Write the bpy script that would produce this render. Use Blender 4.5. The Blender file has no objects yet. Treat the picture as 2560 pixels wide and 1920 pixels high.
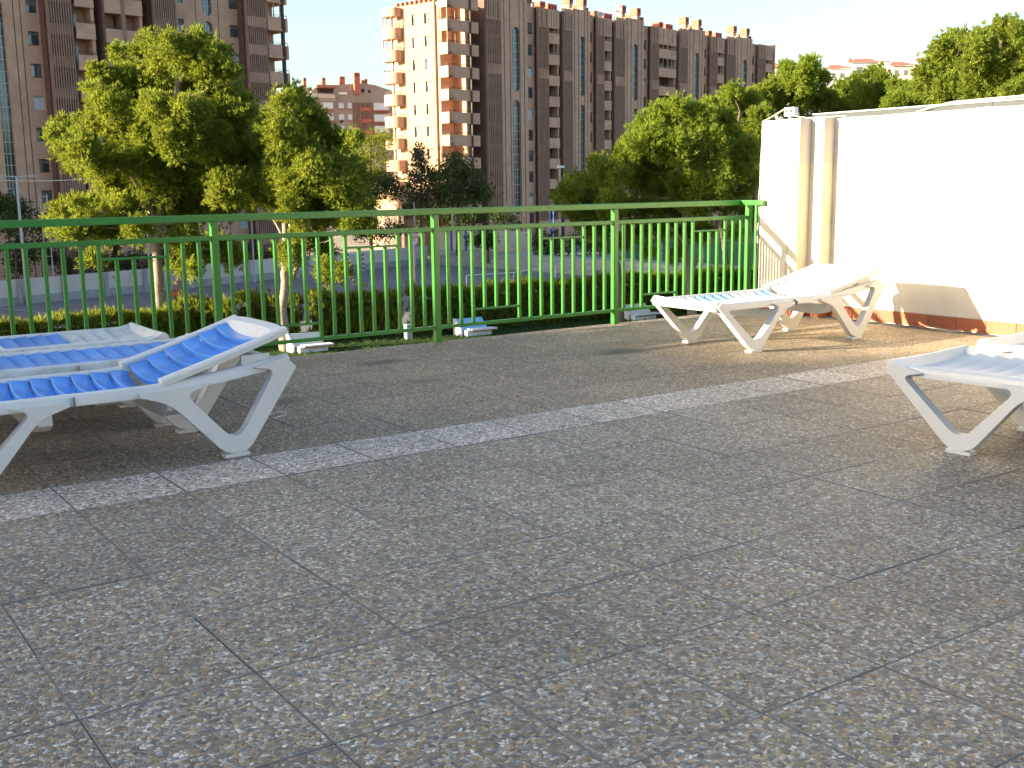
import bpy, bmesh, math, random
import numpy as np
from mathutils import Vector, Matrix
random.seed(7); rng = np.random.default_rng(7)
R = math.radians
S = bpy.context.scene
C = S.collection

# ------------------------------------------------------------------ camera
F_PX, PITCH, ROLL, YAW, CAMH = 2818.98, 0.1752, -0.0145, 0.6000, 1.25   # focal length in pixels of a 2560 wide frame
cam_d = bpy.data.cameras.new('camera'); cam = bpy.data.objects.new('camera', cam_d); C.objects.link(cam)
S.camera = cam
cam_d.sensor_width = 36.0; cam_d.lens = 36.0 * F_PX / 2560
cam_d.clip_start = 0.05; cam_d.clip_end = 3000
def h2w(x, y):                     # level ground axes ahead of the camera -> world (X along the railing)
    c, s = math.cos(YAW), math.sin(YAW)
    return (x * c + y * s, -x * s + y * c)
_cp, _sp, _cr, _sr = math.cos(PITCH), math.sin(PITCH), math.cos(ROLL), math.sin(ROLL)
def _hv(x, y, z):
    X, Y = h2w(x, y); return Vector((X, Y, z))
_right = _hv(_cr, _sr * _sp, _sr * _cp); _up = _hv(-_sr, _cr * _sp, _cr * _cp); _fwd = _hv(0, _cp, -_sp)
M = Matrix((_right, _up, -_fwd)).transposed().to_4x4(); M.translation = (0, 0, CAMH)
cam.matrix_world = M
CAMP = Vector((0, 0, CAMH))
# surveying helpers: sight line of a point of the 2560 x 1920 photograph, and where it meets known distances / planes
def ray(u, v): return _fwd + _right * ((u - 1280) / F_PX) - _up * ((v - 960) / F_PX)
FH = Vector((*h2w(0, 1), 0))
def at(u, v, depth):
    d = ray(u, v); return CAMP + d * (depth / d.dot(FH))
def on_z(u, v, z):
    d = ray(u, v); return CAMP + d * ((z - CAMH) / d.z)
def px(p):
    q = Vector(p) - CAMP; w = q.dot(_fwd)
    if w <= 0.05: return (-1e5, -1e5)
    return (1280 + F_PX * q.dot(_right) / w, 960 - F_PX * q.dot(_up) / w)

# ------------------------------------------------------------------ light
SUN_AZ = (-math.cos(R(19)), math.sin(R(19))); SUN_EL = R(13.5)
W = bpy.data.worlds.new('World'); S.world = W; W.use_nodes = True
nt = W.node_tree; bg = nt.nodes['Background']
sky = nt.nodes.new('ShaderNodeTexSky'); sky.sky_type = 'NISHITA'; sky.sun_disc = False
sky.sun_elevation = SUN_EL; sky.sun_rotation = math.atan2(SUN_AZ[0], SUN_AZ[1]); sky.air_density = 1.0; sky.dust_density = 2.3; sky.ozone_density = 1.5
nt.links.new(sky.outputs[0], bg.inputs[0]); bg.inputs[1].default_value = 0.10
sd = bpy.data.lights.new('sun', 'SUN'); sd.energy = 5.0; sd.angle = R(0.55); sd.color = (1.0, 0.86, 0.62)
so = bpy.data.objects.new('sun', sd); C.objects.link(so)
tosun = Vector((SUN_AZ[0] * math.cos(SUN_EL), SUN_AZ[1] * math.cos(SUN_EL), math.sin(SUN_EL)))
so.rotation_euler = tosun.to_track_quat('Z', 'Y').to_euler(); so.location = (-30, 20, 40)
S.view_settings.view_transform = 'Standard'; S.view_settings.look = 'None'; S.view_settings.gamma = 1.0
S.view_settings.use_curve_mapping = False; S.view_settings.exposure = 2.1

# ------------------------------------------------------------------ materials
MATS = {}
def new_mat(name):
    m = bpy.data.materials.new(name); m.use_nodes = True
    n = m.node_tree; b = n.nodes['Principled BSDF']; MATS[name] = m
    return m, n, b
def node(n, t, **kw):
    x = n.nodes.new(t)
    for k, v in kw.items():
        if k.startswith('i_'): x.inputs[k[2:].replace('_', ' ')].default_value = v
        else: setattr(x, k, v)
    return x
def mixc(n, a, b, fac, mode='MIX'):
    x = n.nodes.new('ShaderNodeMix'); x.data_type = 'RGBA'; x.blend_type = mode
    for sock, val in ((x.inputs[0], fac), (x.inputs[6], a), (x.inputs[7], b)):
        if hasattr(val, 'is_output'): n.links.new(val, sock)
        elif isinstance(val, (int, float)): sock.default_value = val
        else: sock.default_value = (*val, 1)
    return x.outputs[2]
def ramp(n, fac, stops, interp='LINEAR'):
    r = n.nodes.new('ShaderNodeValToRGB'); r.color_ramp.interpolation = interp
    e = r.color_ramp.elements
    while len(e) < len(stops): e.new(0.5)
    for el, (p, c) in zip(e, stops):
        el.position = p; el.color = (*c, 1) if isinstance(c, tuple) else (c, c, c, 1)
    n.links.new(fac, r.inputs[0]); return r.outputs[0]
def plain(name, col, rough=0.55, var=0.18, scale=6.0, bump=0.0, bscale=60.0, spec=0.4, metal=0.0, rnd=0.0, dirt=None, trans=0.0):
    m, n, b = new_mat(name)
    g = node(n, 'ShaderNodeNewGeometry')
    nz = node(n, 'ShaderNodeTexNoise', i_Scale=scale, i_Detail=5.0, i_Roughness=0.6); n.links.new(g.outputs['Position'], nz.inputs['Vector'])
    lo = tuple(c * (1 - var) for c in col); hi = tuple(min(1, c * (1 + var)) for c in col)
    c = ramp(n, nz.outputs[0], [(0.3, lo), (0.7, hi)])
    if dirt:
        n2 = node(n, 'ShaderNodeTexNoise', i_Scale=dirt[2], i_Detail=6.0, i_Roughness=0.7); n.links.new(g.outputs['Position'], n2.inputs['Vector'])
        f = ramp(n, n2.outputs[0], [(dirt[3], 0.0), (min(1, dirt[3] + 0.25), dirt[1])])
        c = mixc(n, c, dirt[0], f)
    if rnd:
        oi = node(n, 'ShaderNodeObjectInfo')
        f = node(n, 'ShaderNodeMapRange', i_To_Min=1 - rnd, i_To_Max=1 + rnd); n.links.new(oi.outputs['Random'], f.inputs[0])
        vm = node(n, 'ShaderNodeVectorMath', operation='SCALE'); n.links.new(c, vm.inputs[0]); n.links.new(f.outputs[0], vm.inputs['Scale']); c = vm.outputs[0]
    n.links.new(c, b.inputs['Base Color'])
    b.inputs['Roughness'].default_value = rough; b.inputs['Specular IOR Level'].default_value = spec; b.inputs['Metallic'].default_value = metal
    if bump:
        n3 = node(n, 'ShaderNodeTexNoise', i_Scale=bscale, i_Detail=4.0); n.links.new(g.outputs['Position'], n3.inputs['Vector'])
        bp = node(n, 'ShaderNodeBump', i_Strength=bump, i_Distance=0.01); n.links.new(n3.outputs[0], bp.inputs['Height']); n.links.new(bp.outputs[0], b.inputs['Normal'])
    return m
def leaf_mat(name, dark, light, transl=0.3, scale=1.2):
    m, n, b = new_mat(name); g = node(n, 'ShaderNodeNewGeometry')
    nz = node(n, 'ShaderNodeTexNoise', i_Scale=scale, i_Detail=3.0); n.links.new(g.outputs['Position'], nz.inputs['Vector'])
    c = ramp(n, nz.outputs[0], [(0.32, dark), (0.68, light)])
    n2 = node(n, 'ShaderNodeTexNoise', i_Scale=7.0, i_Detail=2.0); n.links.new(g.outputs['Position'], n2.inputs['Vector'])
    c = mixc(n, c, ramp(n, n2.outputs[0], [(0.35, (0.62, 0.70, 0.62)), (0.65, (1.35, 1.25, 1.1))]), 1.0, 'MULTIPLY')
    n.links.new(c, b.inputs['Base Color']); b.inputs['Roughness'].default_value = 0.6; b.inputs['Specular IOR Level'].default_value = 0.25
    t = node(n, 'ShaderNodeBsdfTranslucent'); n.links.new(mixc(n, c, (0.46, 0.46, 0.03), 0.35), t.inputs[0])
    mx = node(n, 'ShaderNodeMixShader', i_Fac=transl); n.links.new(b.outputs[0], mx.inputs[1]); n.links.new(t.outputs[0], mx.inputs[2])
    n.links.new(mx.outputs[0], n.nodes['Material Output'].inputs[0]); return m
def pebble_mat(name, size, stones, mortar, tint=1.0, stains=(), bump=0.9):
    m, n, b = new_mat(name); g = node(n, 'ShaderNodeNewGeometry')
    nz = node(n, 'ShaderNodeTexNoise', i_Scale=0.42 / size, i_Detail=1.0); n.links.new(g.outputs['Position'], nz.inputs['Vector'])
    sub = node(n, 'ShaderNodeVectorMath', operation='SUBTRACT'); n.links.new(nz.outputs['Color'], sub.inputs[0]); sub.inputs[1].default_value = (0.5, 0.5, 0.5)
    sc = node(n, 'ShaderNodeVectorMath', operation='SCALE'); sc.inputs['Scale'].default_value = size * 1.7; n.links.new(sub.outputs[0], sc.inputs[0])
    ad = node(n, 'ShaderNodeVectorMath', operation='ADD'); n.links.new(g.outputs['Position'], ad.inputs[0]); n.links.new(sc.outputs[0], ad.inputs[1])
    v1 = node(n, 'ShaderNodeTexVoronoi', voronoi_dimensions='2D', i_Scale=1 / size); n.links.new(ad.outputs[0], v1.inputs['Vector'])
    v2 = node(n, 'ShaderNodeTexVoronoi', voronoi_dimensions='2D', feature='DISTANCE_TO_EDGE', i_Scale=1 / size); n.links.new(ad.outputs[0], v2.inputs['Vector'])
    sep = node(n, 'ShaderNodeSeparateColor'); n.links.new(v1.outputs['Color'], sep.inputs[0])
    stc = ramp(n, sep.outputs[0], [(i / len(stones), s) for i, s in enumerate(stones)], 'CONSTANT')
    val = node(n, 'ShaderNodeMapRange', i_To_Min=0.58, i_To_Max=1.36); n.links.new(sep.outputs[1], val.inputs[0])
    vm = node(n, 'ShaderNodeVectorMath', operation='SCALE'); n.links.new(stc, vm.inputs[0]); n.links.new(val.outputs[0], vm.inputs['Scale'])
    # some cells stay sunk in the cement
    sunk = node(n, 'ShaderNodeMath', operation='GREATER_THAN'); n.links.new(sep.outputs[2], sunk.inputs[0]); sunk.inputs[1].default_value = 0.93
    edge = ramp(n, v2.outputs[0], [(0.01, 1.0), (0.10, 0.0)])
    mx = node(n, 'ShaderNodeMath', operation='MAXIMUM'); n.links.new(edge, mx.inputs[0]); n.links.new(sunk.outputs[0], mx.inputs[1])
    c = mixc(n, vm.outputs[0], mortar, mx.outputs[0])
    big = node(n, 'ShaderNodeTexNoise', i_Scale=1.3, i_Detail=4.0); n.links.new(g.outputs['Position'], big.inputs['Vector'])
    bm_ = ramp(n, big.outputs[0], [(0.3, 0.90), (0.7, 1.09)])
    c = mixc(n, c, bm_, 1.0, 'MULTIPLY')
    oi = node(n, 'ShaderNodeObjectInfo'); f = node(n, 'ShaderNodeMapRange', i_To_Min=0.9 * tint, i_To_Max=1.1 * tint); n.links.new(oi.outputs['Random'], f.inputs[0])
    vs = node(n, 'ShaderNodeVectorMath', operation='SCALE'); n.links.new(c, vs.inputs[0]); n.links.new(f.outputs[0], vs.inputs['Scale']); c = vs.outputs[0]
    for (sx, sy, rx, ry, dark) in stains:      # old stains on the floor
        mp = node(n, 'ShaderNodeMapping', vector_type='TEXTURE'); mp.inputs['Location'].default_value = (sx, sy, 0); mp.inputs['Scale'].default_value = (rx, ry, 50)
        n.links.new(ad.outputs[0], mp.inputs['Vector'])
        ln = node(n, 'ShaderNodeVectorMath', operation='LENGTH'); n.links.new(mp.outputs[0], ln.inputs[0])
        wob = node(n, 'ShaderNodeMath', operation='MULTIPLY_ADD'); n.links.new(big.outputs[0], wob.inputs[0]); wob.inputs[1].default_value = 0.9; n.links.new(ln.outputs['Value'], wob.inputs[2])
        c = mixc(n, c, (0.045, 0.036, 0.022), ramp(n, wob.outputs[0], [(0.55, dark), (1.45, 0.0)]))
    n.links.new(c, b.inputs['Base Color']); b.inputs['Roughness'].default_value = 0.55; b.inputs['Specular IOR Level'].default_value = 0.35
    hgt = ramp(n, v2.outputs[0], [(0.0, 0.0), (0.16, 0.75), (0.45, 1.0)])
    hm = node(n, 'ShaderNodeMath', operation='MULTIPLY'); n.links.new(hgt, hm.inputs[0])
    inv = node(n, 'ShaderNodeMath', operation='SUBTRACT'); inv.inputs[0].default_value = 1.0; n.links.new(sunk.outputs[0], inv.inputs[1]); n.links.new(inv.outputs[0], hm.inputs[1])
    bp = node(n, 'ShaderNodeBump', i_Strength=bump, i_Distance=size * 0.45); n.links.new(hm.outputs[0], bp.inputs['Height']); n.links.new(bp.outputs[0], b.inputs['Normal'])
    return m
STONE = [(0.36, 0.275, 0.185), (0.26, 0.195, 0.13), (0.40, 0.375, 0.335), (0.24, 0.225, 0.205), (0.52, 0.49, 0.44), (0.32, 0.235, 0.145), (0.285, 0.28, 0.27), (0.37, 0.295, 0.21),
         (0.15, 0.14, 0.135), (0.46, 0.385, 0.285), (0.255, 0.20, 0.15), (0.33, 0.305, 0.27), (0.40, 0.285, 0.14), (0.56, 0.53, 0.48)]
PEB = pebble_mat('pebble_front', 0.0114, [(r * 1.03, g_, b_ * 0.93) for r, g_, b_ in STONE], (0.16, 0.148, 0.128), 1.06)
PEB_S = pebble_mat('pebble_strip', 0.0125, [(0.56, 0.48, 0.39), (0.64, 0.59, 0.52), (0.46, 0.375, 0.30), (0.70, 0.655, 0.59), (0.38, 0.32, 0.265), (0.61, 0.52, 0.42)], (0.16, 0.13, 0.10), 1.2)
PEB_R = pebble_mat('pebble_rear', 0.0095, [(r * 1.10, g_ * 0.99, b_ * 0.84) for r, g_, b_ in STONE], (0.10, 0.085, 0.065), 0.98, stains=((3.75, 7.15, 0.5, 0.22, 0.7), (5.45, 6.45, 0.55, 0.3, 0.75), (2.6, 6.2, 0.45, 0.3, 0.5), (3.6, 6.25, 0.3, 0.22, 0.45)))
CEM = plain('cement_edge', (0.20, 0.19, 0.175), 0.9, 0.3, 30, 0.3, 200, 0.1)
JOINT = plain('joint_dark', (0.10, 0.096, 0.09), 0.95, 0.75, 3.5)
GREEN = plain('green_paint', (0.024, 0.185, 0.018), 0.32, 0.14, 5, 0.08, 90, 0.5, dirt=((0.03, 0.16, 0.03), 0.6, 11, 0.55))
WPLAS = plain('white_plastic', (0.66, 0.655, 0.63), 0.38, 0.05, 4, 0.03, 40, 0.45, rnd=0.02, dirt=((0.46, 0.45, 0.42), 0.5, 7, 0.56))
BPLAS = plain('blue_plastic', (0.064, 0.261, 0.719), 0.2, 0.07, 5, 0.04, 25, 0.5, rnd=0.06, dirt=((0.16, 0.26, 0.55), 0.45, 9, 0.52))
BFADE = plain('faded_blue_plastic', (0.10, 0.26, 0.62), 0.38, 0.12, 6, 0.05, 40, 0.4, rnd=0.08, dirt=((0.30, 0.38, 0.55), 0.55, 8, 0.5))
LBLUE = plain('pale_blue_plastic', (0.24, 0.50, 0.78), 0.35, 0.08, 5, 0.03, 40, 0.4)  # blue lightened to imitate strong sun on slats; also a bench back
GREYP = plain('weathered_white_plastic', (0.627, 0.627, 0.592), 0.5, 0.1, 5, 0.04, 60, 0.35, dirt=((0.36, 0.35, 0.31), 0.7, 8, 0.48))
GREIGE = plain('wall_paint_upper', (0.580, 0.528, 0.447), 0.85, 0.06, 3, 0.25, 180, 0.2, dirt=((0.42, 0.37, 0.31), 0.5, 2.5, 0.55))
CREAM = plain('wall_paint_lower', (0.673, 0.592, 0.452), 0.85, 0.06, 3, 0.25, 180, 0.2, dirt=((0.47, 0.41, 0.31), 0.5, 2.5, 0.55))
TERRA = plain('terracotta', (0.34, 0.098, 0.045), 0.55, 0.12, 9, 0.1, 80, 0.35, rnd=0.12)
GROUT = plain('grout', (0.5, 0.42, 0.32), 0.9, 0.1)
ZINC = plain('zinc', (0.34, 0.37, 0.39), 0.5, 0.12, 6, 0.05, 30, 0.5, 0.3)
BRICK = plain('brick', (0.54, 0.33, 0.222), 0.85, 0.13, 0.9, 0.0, 1, 0.2, dirt=((0.24, 0.15, 0.11), 0.5, 0.16, 0.5))
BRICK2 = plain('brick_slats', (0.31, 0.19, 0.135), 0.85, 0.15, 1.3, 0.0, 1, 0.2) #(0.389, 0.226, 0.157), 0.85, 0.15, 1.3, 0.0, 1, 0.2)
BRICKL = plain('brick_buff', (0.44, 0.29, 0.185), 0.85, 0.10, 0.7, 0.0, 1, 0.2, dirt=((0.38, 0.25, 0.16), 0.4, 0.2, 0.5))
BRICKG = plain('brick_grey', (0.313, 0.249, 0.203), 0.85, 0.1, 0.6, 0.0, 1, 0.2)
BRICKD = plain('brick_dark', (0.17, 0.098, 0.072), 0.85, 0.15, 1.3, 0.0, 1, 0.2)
DARK = plain('dark_void', (0.035, 0.026, 0.022), 0.9, 0.2, 1)
DKBR = plain('dark_brown_metal', (0.075, 0.045, 0.033), 0.6, 0.2, 1)
REDBR = plain('red_brick', (0.40, 0.12, 0.075), 0.8, 0.15, 2)
ROOFT = plain('roof_tile', (0.36, 0.13, 0.08), 0.8, 0.2, 3)
SHUT = plain('roller_shutter', (0.16, 0.145, 0.135), 0.5, 0.1, 2)
WHITEP = plain('white_paint', (0.72, 0.72, 0.70), 0.6, 0.08, 2)
WINDF = plain('window_frame', (0.60, 0.60, 0.58), 0.5, 0.05, 2)
def glass(name, col, rough=0.08):
    m, n, b = new_mat(name); b.inputs['Base Color'].default_value = (*col, 1); b.inputs['Roughness'].default_value = rough; b.inputs['Specular IOR Level'].default_value = 0.9
    g = node(n, 'ShaderNodeNewGeometry'); nz = node(n, 'ShaderNodeTexNoise', i_Scale=0.45, i_Detail=2.0); n.links.new(g.outputs['Position'], nz.inputs['Vector'])
    n.links.new(ramp(n, nz.outputs[0], [(0.35, tuple(c * 0.5 for c in col)), (0.65, tuple(c * 1.5 for c in col))]), b.inputs['Base Color'])
    b.inputs['Metallic'].default_value = 0.25
    return m
GLASS = glass('window_glass', (0.10, 0.12, 0.13)); TEAL = glass('stair_glass', (0.05, 0.085, 0.10)); CURT = plain('curtain_white', (0.55, 0.58, 0.60), 0.5, 0.12, 0.8)
ASPH = plain('court_asphalt', (0.165, 0.165, 0.168), 0.85, 0.14, 0.35, 0, 1, 0.3, dirt=((0.16, 0.155, 0.15), 0.5, 0.12, 0.5))
LINEW = plain('court_line', (0.52, 0.49, 0.42), 0.8, 0.2, 1.5)
LAWN = plain('lawn', (0.026, 0.06, 0.014), 0.95, 0.35, 1.5, 0.4, 12, 0.1)
EARTH = plain('earth', (0.25, 0.21, 0.155), 0.95, 0.25, 0.2)
CWALL = plain('court_wall_paint', (0.580, 0.528, 0.464), 0.85, 0.12, 0.5, dirt=((0.20, 0.14, 0.10), 0.6, 0.9, 0.6))
CONC = plain('concrete', (0.336, 0.336, 0.325), 0.85, 0.16, 0.8, dirt=((0.16, 0.15, 0.14), 0.6, 0.5, 0.52))
STEEL = plain('galvanised_steel', (0.418, 0.429, 0.441), 0.5, 0.1, 3, metal=0.2)
RED = plain('red_metal_paint', (0.55, 0.11, 0.075), 0.5, 0.12, 3)
BLUE = plain('blue_metal_paint', (0.04, 0.11, 0.42), 0.5, 0.1, 3)
BLACK = plain('black_paint', (0.02, 0.02, 0.02), 0.5, 0.1)
BARK = plain('pine_bark', (0.27, 0.222, 0.172), 0.9, 0.32, 6, 0.6, 14, 0.2, dirt=((0.12, 0.085, 0.06), 0.8, 9, 0.5))
BARKD = plain('dark_bark', (0.12, 0.09, 0.065), 0.9, 0.3, 3, 0.4, 10, 0.2)
ROPE = plain('rope', (0.42, 0.37, 0.29), 0.9, 0.25, 60, 0.4, 300)
CABLE = plain('cream_cable', (0.66, 0.60, 0.46), 0.6, 0.1)
PINE = leaf_mat('pine_needles', (0.108, 0.155, 0.020), (0.215, 0.270, 0.042), 0.52, 0.5)
PINE2 = leaf_mat('pine_needles_light', (0.122, 0.180, 0.022), (0.23, 0.305, 0.045), 0.52, 0.5)
PLANE_L = leaf_mat('broad_leaves', (0.10, 0.15, 0.014), (0.18, 0.23, 0.02), 0.45, 0.5)
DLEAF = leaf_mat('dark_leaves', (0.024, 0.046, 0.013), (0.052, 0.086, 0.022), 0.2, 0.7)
POPL = leaf_mat('grey_leaves', (0.035, 0.050, 0.026), (0.085, 0.105, 0.058), 0.2, 0.7)
HEDGE = leaf_mat('hedge_leaves', (0.085, 0.12, 0.014), (0.19, 0.235, 0.028), 0.48, 0.9)

# ------------------------------------------------------------------ mesh helpers
class MB:
    def __init__(s): s.v = []; s.f = []; s.m = []
    def add(s, vs, fs, mi=0):
        o = len(s.v); s.v.extend(tuple(v) for v in vs); s.f.extend(tuple(i + o for i in f) for f in fs); s.m.extend([mi] * len(fs)); return s
    def box(s, x0, x1, y0, y1, z0, z1, mi=0, B=None):
        vs = [Vector((x, y, z)) for z in (z0, z1) for y in (y0, y1) for x in (x0, x1)]
        if B: vs = [B(v) for v in vs]
        return s.add(vs, [(0, 2, 3, 1), (4, 5, 7, 6), (0, 1, 5, 4), (2, 6, 7, 3), (0, 4, 6, 2), (1, 3, 7, 5)], mi)
    def tube(s, pts, r, n=6, mi=0, cap=True):
        pts = [Vector(p) for p in pts]; k = len(pts); rs = r if isinstance(r, (list, tuple)) else [r] * k
        vs = []; ref = None
        for i, p in enumerate(pts):
            t = (pts[min(i + 1, k - 1)] - pts[max(i - 1, 0)]).normalized()
            if ref is None: ref = t.orthogonal().normalized()
            a = (ref - t * ref.dot(t)).normalized(); b = t.cross(a); ref = a
            vs += [p + (a * math.cos(2 * math.pi * j / n) + b * math.sin(2 * math.pi * j / n)) * rs[i] for j in range(n)]
        fs = [(i * n + j, i * n + (j + 1) % n, (i + 1) * n + (j + 1) % n, (i + 1) * n + j) for i in range(k - 1) for j in range(n)]
        if cap: fs += [tuple(range(n - 1, -1, -1)), tuple((k - 1) * n + j for j in range(n))]
        return s.add(vs, fs, mi)
    def prism(s, poly, ext, mi=0):          # poly: list of Vectors, ext: Vector
        n = len(poly); vs = [Vector(p) for p in poly] + [Vector(p) + Vector(ext) for p in poly]
        fs = [tuple(range(n - 1, -1, -1)), tuple(range(n, 2 * n))] + [(i, (i + 1) % n, n + (i + 1) % n, n + i) for i in range(n)]
        return s.add(vs, fs, mi)
    def build(s, name, mats, parent=None, smooth=False, bevel=0.0, loc=None, kind=None):
        me = bpy.data.meshes.new(name); me.from_pydata([tuple(v) for v in s.v], [], s.f)
        mats = mats if isinstance(mats, (list, tuple)) else [mats]
        for m in mats: me.materials.append(m)
        if len(mats) > 1: me.polygons.foreach_set('material_index', s.m)
        bm = bmesh.new(); bm.from_mesh(me); bmesh.ops.recalc_face_normals(bm, faces=bm.faces); bm.to_mesh(me); bm.free()
        if smooth: me.polygons.foreach_set('use_smooth', [True] * len(me.polygons)); me.set_sharp_from_angle(angle=R(38))
        o = bpy.data.objects.new(name, me); C.objects.link(o)
        if loc is not None: o.location = loc
        if parent: o.parent = parent
        if kind: o['kind'] = kind
        if bevel:
            md = o.modifiers.new('bevel', 'BEVEL'); md.width = bevel; md.segments = 2; md.limit_method = 'ANGLE'; md.angle_limit = R(40)
        return o
def raw_mesh(name, verts, tris, m, parent=None):
    me = bpy.data.meshes.new(name); nv, nf = len(verts), len(tris)
    me.vertices.add(nv); me.vertices.foreach_set('co', np.asarray(verts, np.float32).ravel())
    me.loops.add(nf * 3); me.loops.foreach_set('vertex_index', np.asarray(tris, np.int32).ravel())
    me.polygons.add(nf); me.polygons.foreach_set('loop_start', np.arange(0, nf * 3, 3, dtype=np.int32)); me.polygons.foreach_set('loop_total', np.full(nf, 3, np.int32))
    me.materials.append(m); me.update(calc_edges=True)
    o = bpy.data.objects.new(name, me); C.objects.link(o)
    if parent: o.parent = parent
    return o
def empty(name, label, cat, group=None, loc=(0, 0, 0), rz=0.0):
    o = bpy.data.objects.new(name, None); C.objects.link(o); o.location = loc; o.rotation_euler = (0, 0, rz)
    o['label'] = label; o['category'] = cat
    if group: o['group'] = group
    return o
def tag(o, label, cat, group=None):
    o['label'] = label; o['category'] = cat
    if group: o['group'] = group
    return o
def struct(o): o['kind'] = 'structure'; return o
def copy_tree(o, parent=None):
    c = o.copy(); C.objects.link(c)
    if parent: c.parent = parent
    for ch in list(o.children): copy_tree(ch, c)
    return c

# ------------------------------------------------------------------ ground below and the sports court
ZG = -8.0
g = MB(); g.box(-1500, 1500, -60, 2500, ZG - 0.6, ZG); struct(g.build('ground', EARTH))
def strip_pts(a, b, w):
    d = (b - a).normalized(); n = Vector((-d.y, d.x, 0)) * (w / 2); return [a - n, b - n, b + n, a + n]
def flat(name, pts, z, m):
    b = MB(); b.prism([Vector((p[0], p[1], z - 0.05)) for p in pts], (0, 0, 0.05)); return struct(b.build(name, m))
flat('lawn', [h2w(-60, 44), h2w(30, 44), h2w(60, 92), h2w(20, 88), h2w(-40, 60), h2w(-60, 50)], ZG + 0.06, LAWN)
flat('sports_court', [h2w(-42.6, 93.4), h2w(-9.7, 135.8), h2w(6, 122), h2w(34, 92), h2w(16, 83), h2w(-9, 72), h2w(-33, 60.5), h2w(-60, 66)], ZG + 0.04, ASPH)
for (u0, v0, u1, v1, w) in ((640, 737, 927, 708, 0.10), (120, 796, 300, 788, 0.08), (470, 748, 640, 760, 0.07), (380, 772, 600, 742, 0.07), (945, 704, 1120, 708, 0.08), (990, 715, 1160, 690, 0.07), (0, 772, 140, 786, 0.07)):
    flat('painted_line', strip_pts(on_z(u0, v0, ZG), on_z(u1, v1, ZG), w), ZG + 0.048, LINEW)

# ------------------------------------------------------------------ terrace floor of washed pebble slabs
NEARX0, PX, ROW = 1.0068 - 0.4461 * 8, 0.4461, 0.469
floor = MB(); floor.box(-14, 8.9, -12, 7.86, -0.5, -0.0075)
floor = struct(floor.build('terrace_floor', JOINT))
bl = MB(); bl.box(-14, 8.9, -12, 7.70, ZG, -0.5); struct(bl.build('terrace_base', CREAM))
def slab_mesh(w, d, m, gap=0.0009):
    b = MB(); e, q, t = 0.006, 0.0035, 0.013
    def ringz(x, y, z): return [(-x, -y, z), (x, -y, z), (x, y, z), (-x, y, z)]
    x, y = w / 2 - gap, d / 2 - gap
    b.add(ringz(x, y, -t) + ringz(x, y, -0.0016) + ringz(x - 0.0012, y - 0.0012, 0) + ringz(x - q, y - q, 0.0008),
          [(i, (i + 1) % 4, 4 + (i + 1) % 4, 4 + i) for i in range(4)] + [(4 + i, 4 + (i + 1) % 4, 8 + (i + 1) % 4, 8 + i) for i in range(4)] + [(8 + i, 8 + (i + 1) % 4, 12 + (i + 1) % 4, 12 + i) for i in range(4)], 1)
    b.add(ringz(x - q, y - q, 0.0008), [(0, 1, 2, 3)], 0)
    o = b.build('slab', [m, CEM]); me = o.data; bpy.data.objects.remove(o); return me
def lay(meshes, x, y, rot=0.0004):
    o = bpy.data.objects.new('slab', meshes); C.objects.link(o); o.parent = floor
    o.location = (x + random.gauss(0, 0.0012), y + random.gauss(0, 0.0012), random.uniform(-0.0012, 0.0012))
    o.rotation_euler = (random.gauss(0, 0.0014), random.gauss(0, 0.0014), random.gauss(0, 0.0015)); return o
YS0, YS1 = 4.553, 4.983
RR = (7.84 - YS1) / 6
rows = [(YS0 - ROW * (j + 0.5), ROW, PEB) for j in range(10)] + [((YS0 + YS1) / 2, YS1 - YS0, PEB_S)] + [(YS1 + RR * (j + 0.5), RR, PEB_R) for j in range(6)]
outer = {}
for (yc, d, m) in rows:
    me = slab_mesh(PX, d, m, 0.0004 if m is PEB_R else 0.0009)
    for i in range(-2, 27):
        xc = NEARX0 + PX * (i + 0.5)
        if xc + PX / 2 > 8.45: continue
        cs = [px((xc + sx * PX / 2, yc + sy * d / 2, 0)) for sx in (-1, 0, 1) for sy in (-1, 0, 1)]
        if any(-20 < a < 2580 and 0 < b_ < 1950 for a, b_ in cs): lay(me, xc, yc)
        else: outer.setdefault(m.name, []).append((xc, yc, d))
for k, lst in outer.items():
    b = MB()
    for (xc, yc, d) in lst: b.box(xc - PX / 2 + 0.005, xc + PX / 2 - 0.005, yc - d / 2 + 0.005, yc + d / 2 - 0.005, -0.013, 0)
    b.build('slab', MATS[k], floor, kind='stuff')

# ------------------------------------------------------------------ end wall with stepped corner
WT = 1.80; ZC = 1.40
wall = empty('boundary_wall', 'white painted end wall with stepped corner and terracotta skirting', 'wall', loc=(8.35, 7.1, 0))
def wpart(b, name, m, **k):
    b.v = [(v[0] - 8.35, v[1] - 7.1, v[2]) for v in b.v]; return b.build(name, m, wall, **k)
def rough_top(b, x0, x1, y0, y1, z0, z1, n, mi=0):
    ys = [y0 + (y1 - y0) * i / n for i in range(n + 1)]; zs = [z1 + random.uniform(-0.006, 0.006) for _ in ys]
    vs = []; fs = []
    for y, z in zip(ys, zs): vs += [(x0, y, z0), (x1, y, z0), (x0 + 0.012, y, z), (x1, y, z), (x0, y, z - 0.013)]
    for i in range(n):
        a, c = i * 5, (i + 1) * 5
        fs += [(a, c, c + 4, a + 4), (a + 4, c + 4, c + 2, a + 2), (a + 2, c + 2, c + 3, a + 3), (a + 3, c + 3, c + 1, a + 1), (a + 1, c + 1, c, a)]
    fs += [(0, 4, 2, 3, 1), (n * 5, n * 5 + 1, n * 5 + 3, n * 5 + 2, n * 5 + 4)]
    return b.add(vs, fs, mi)
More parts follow.
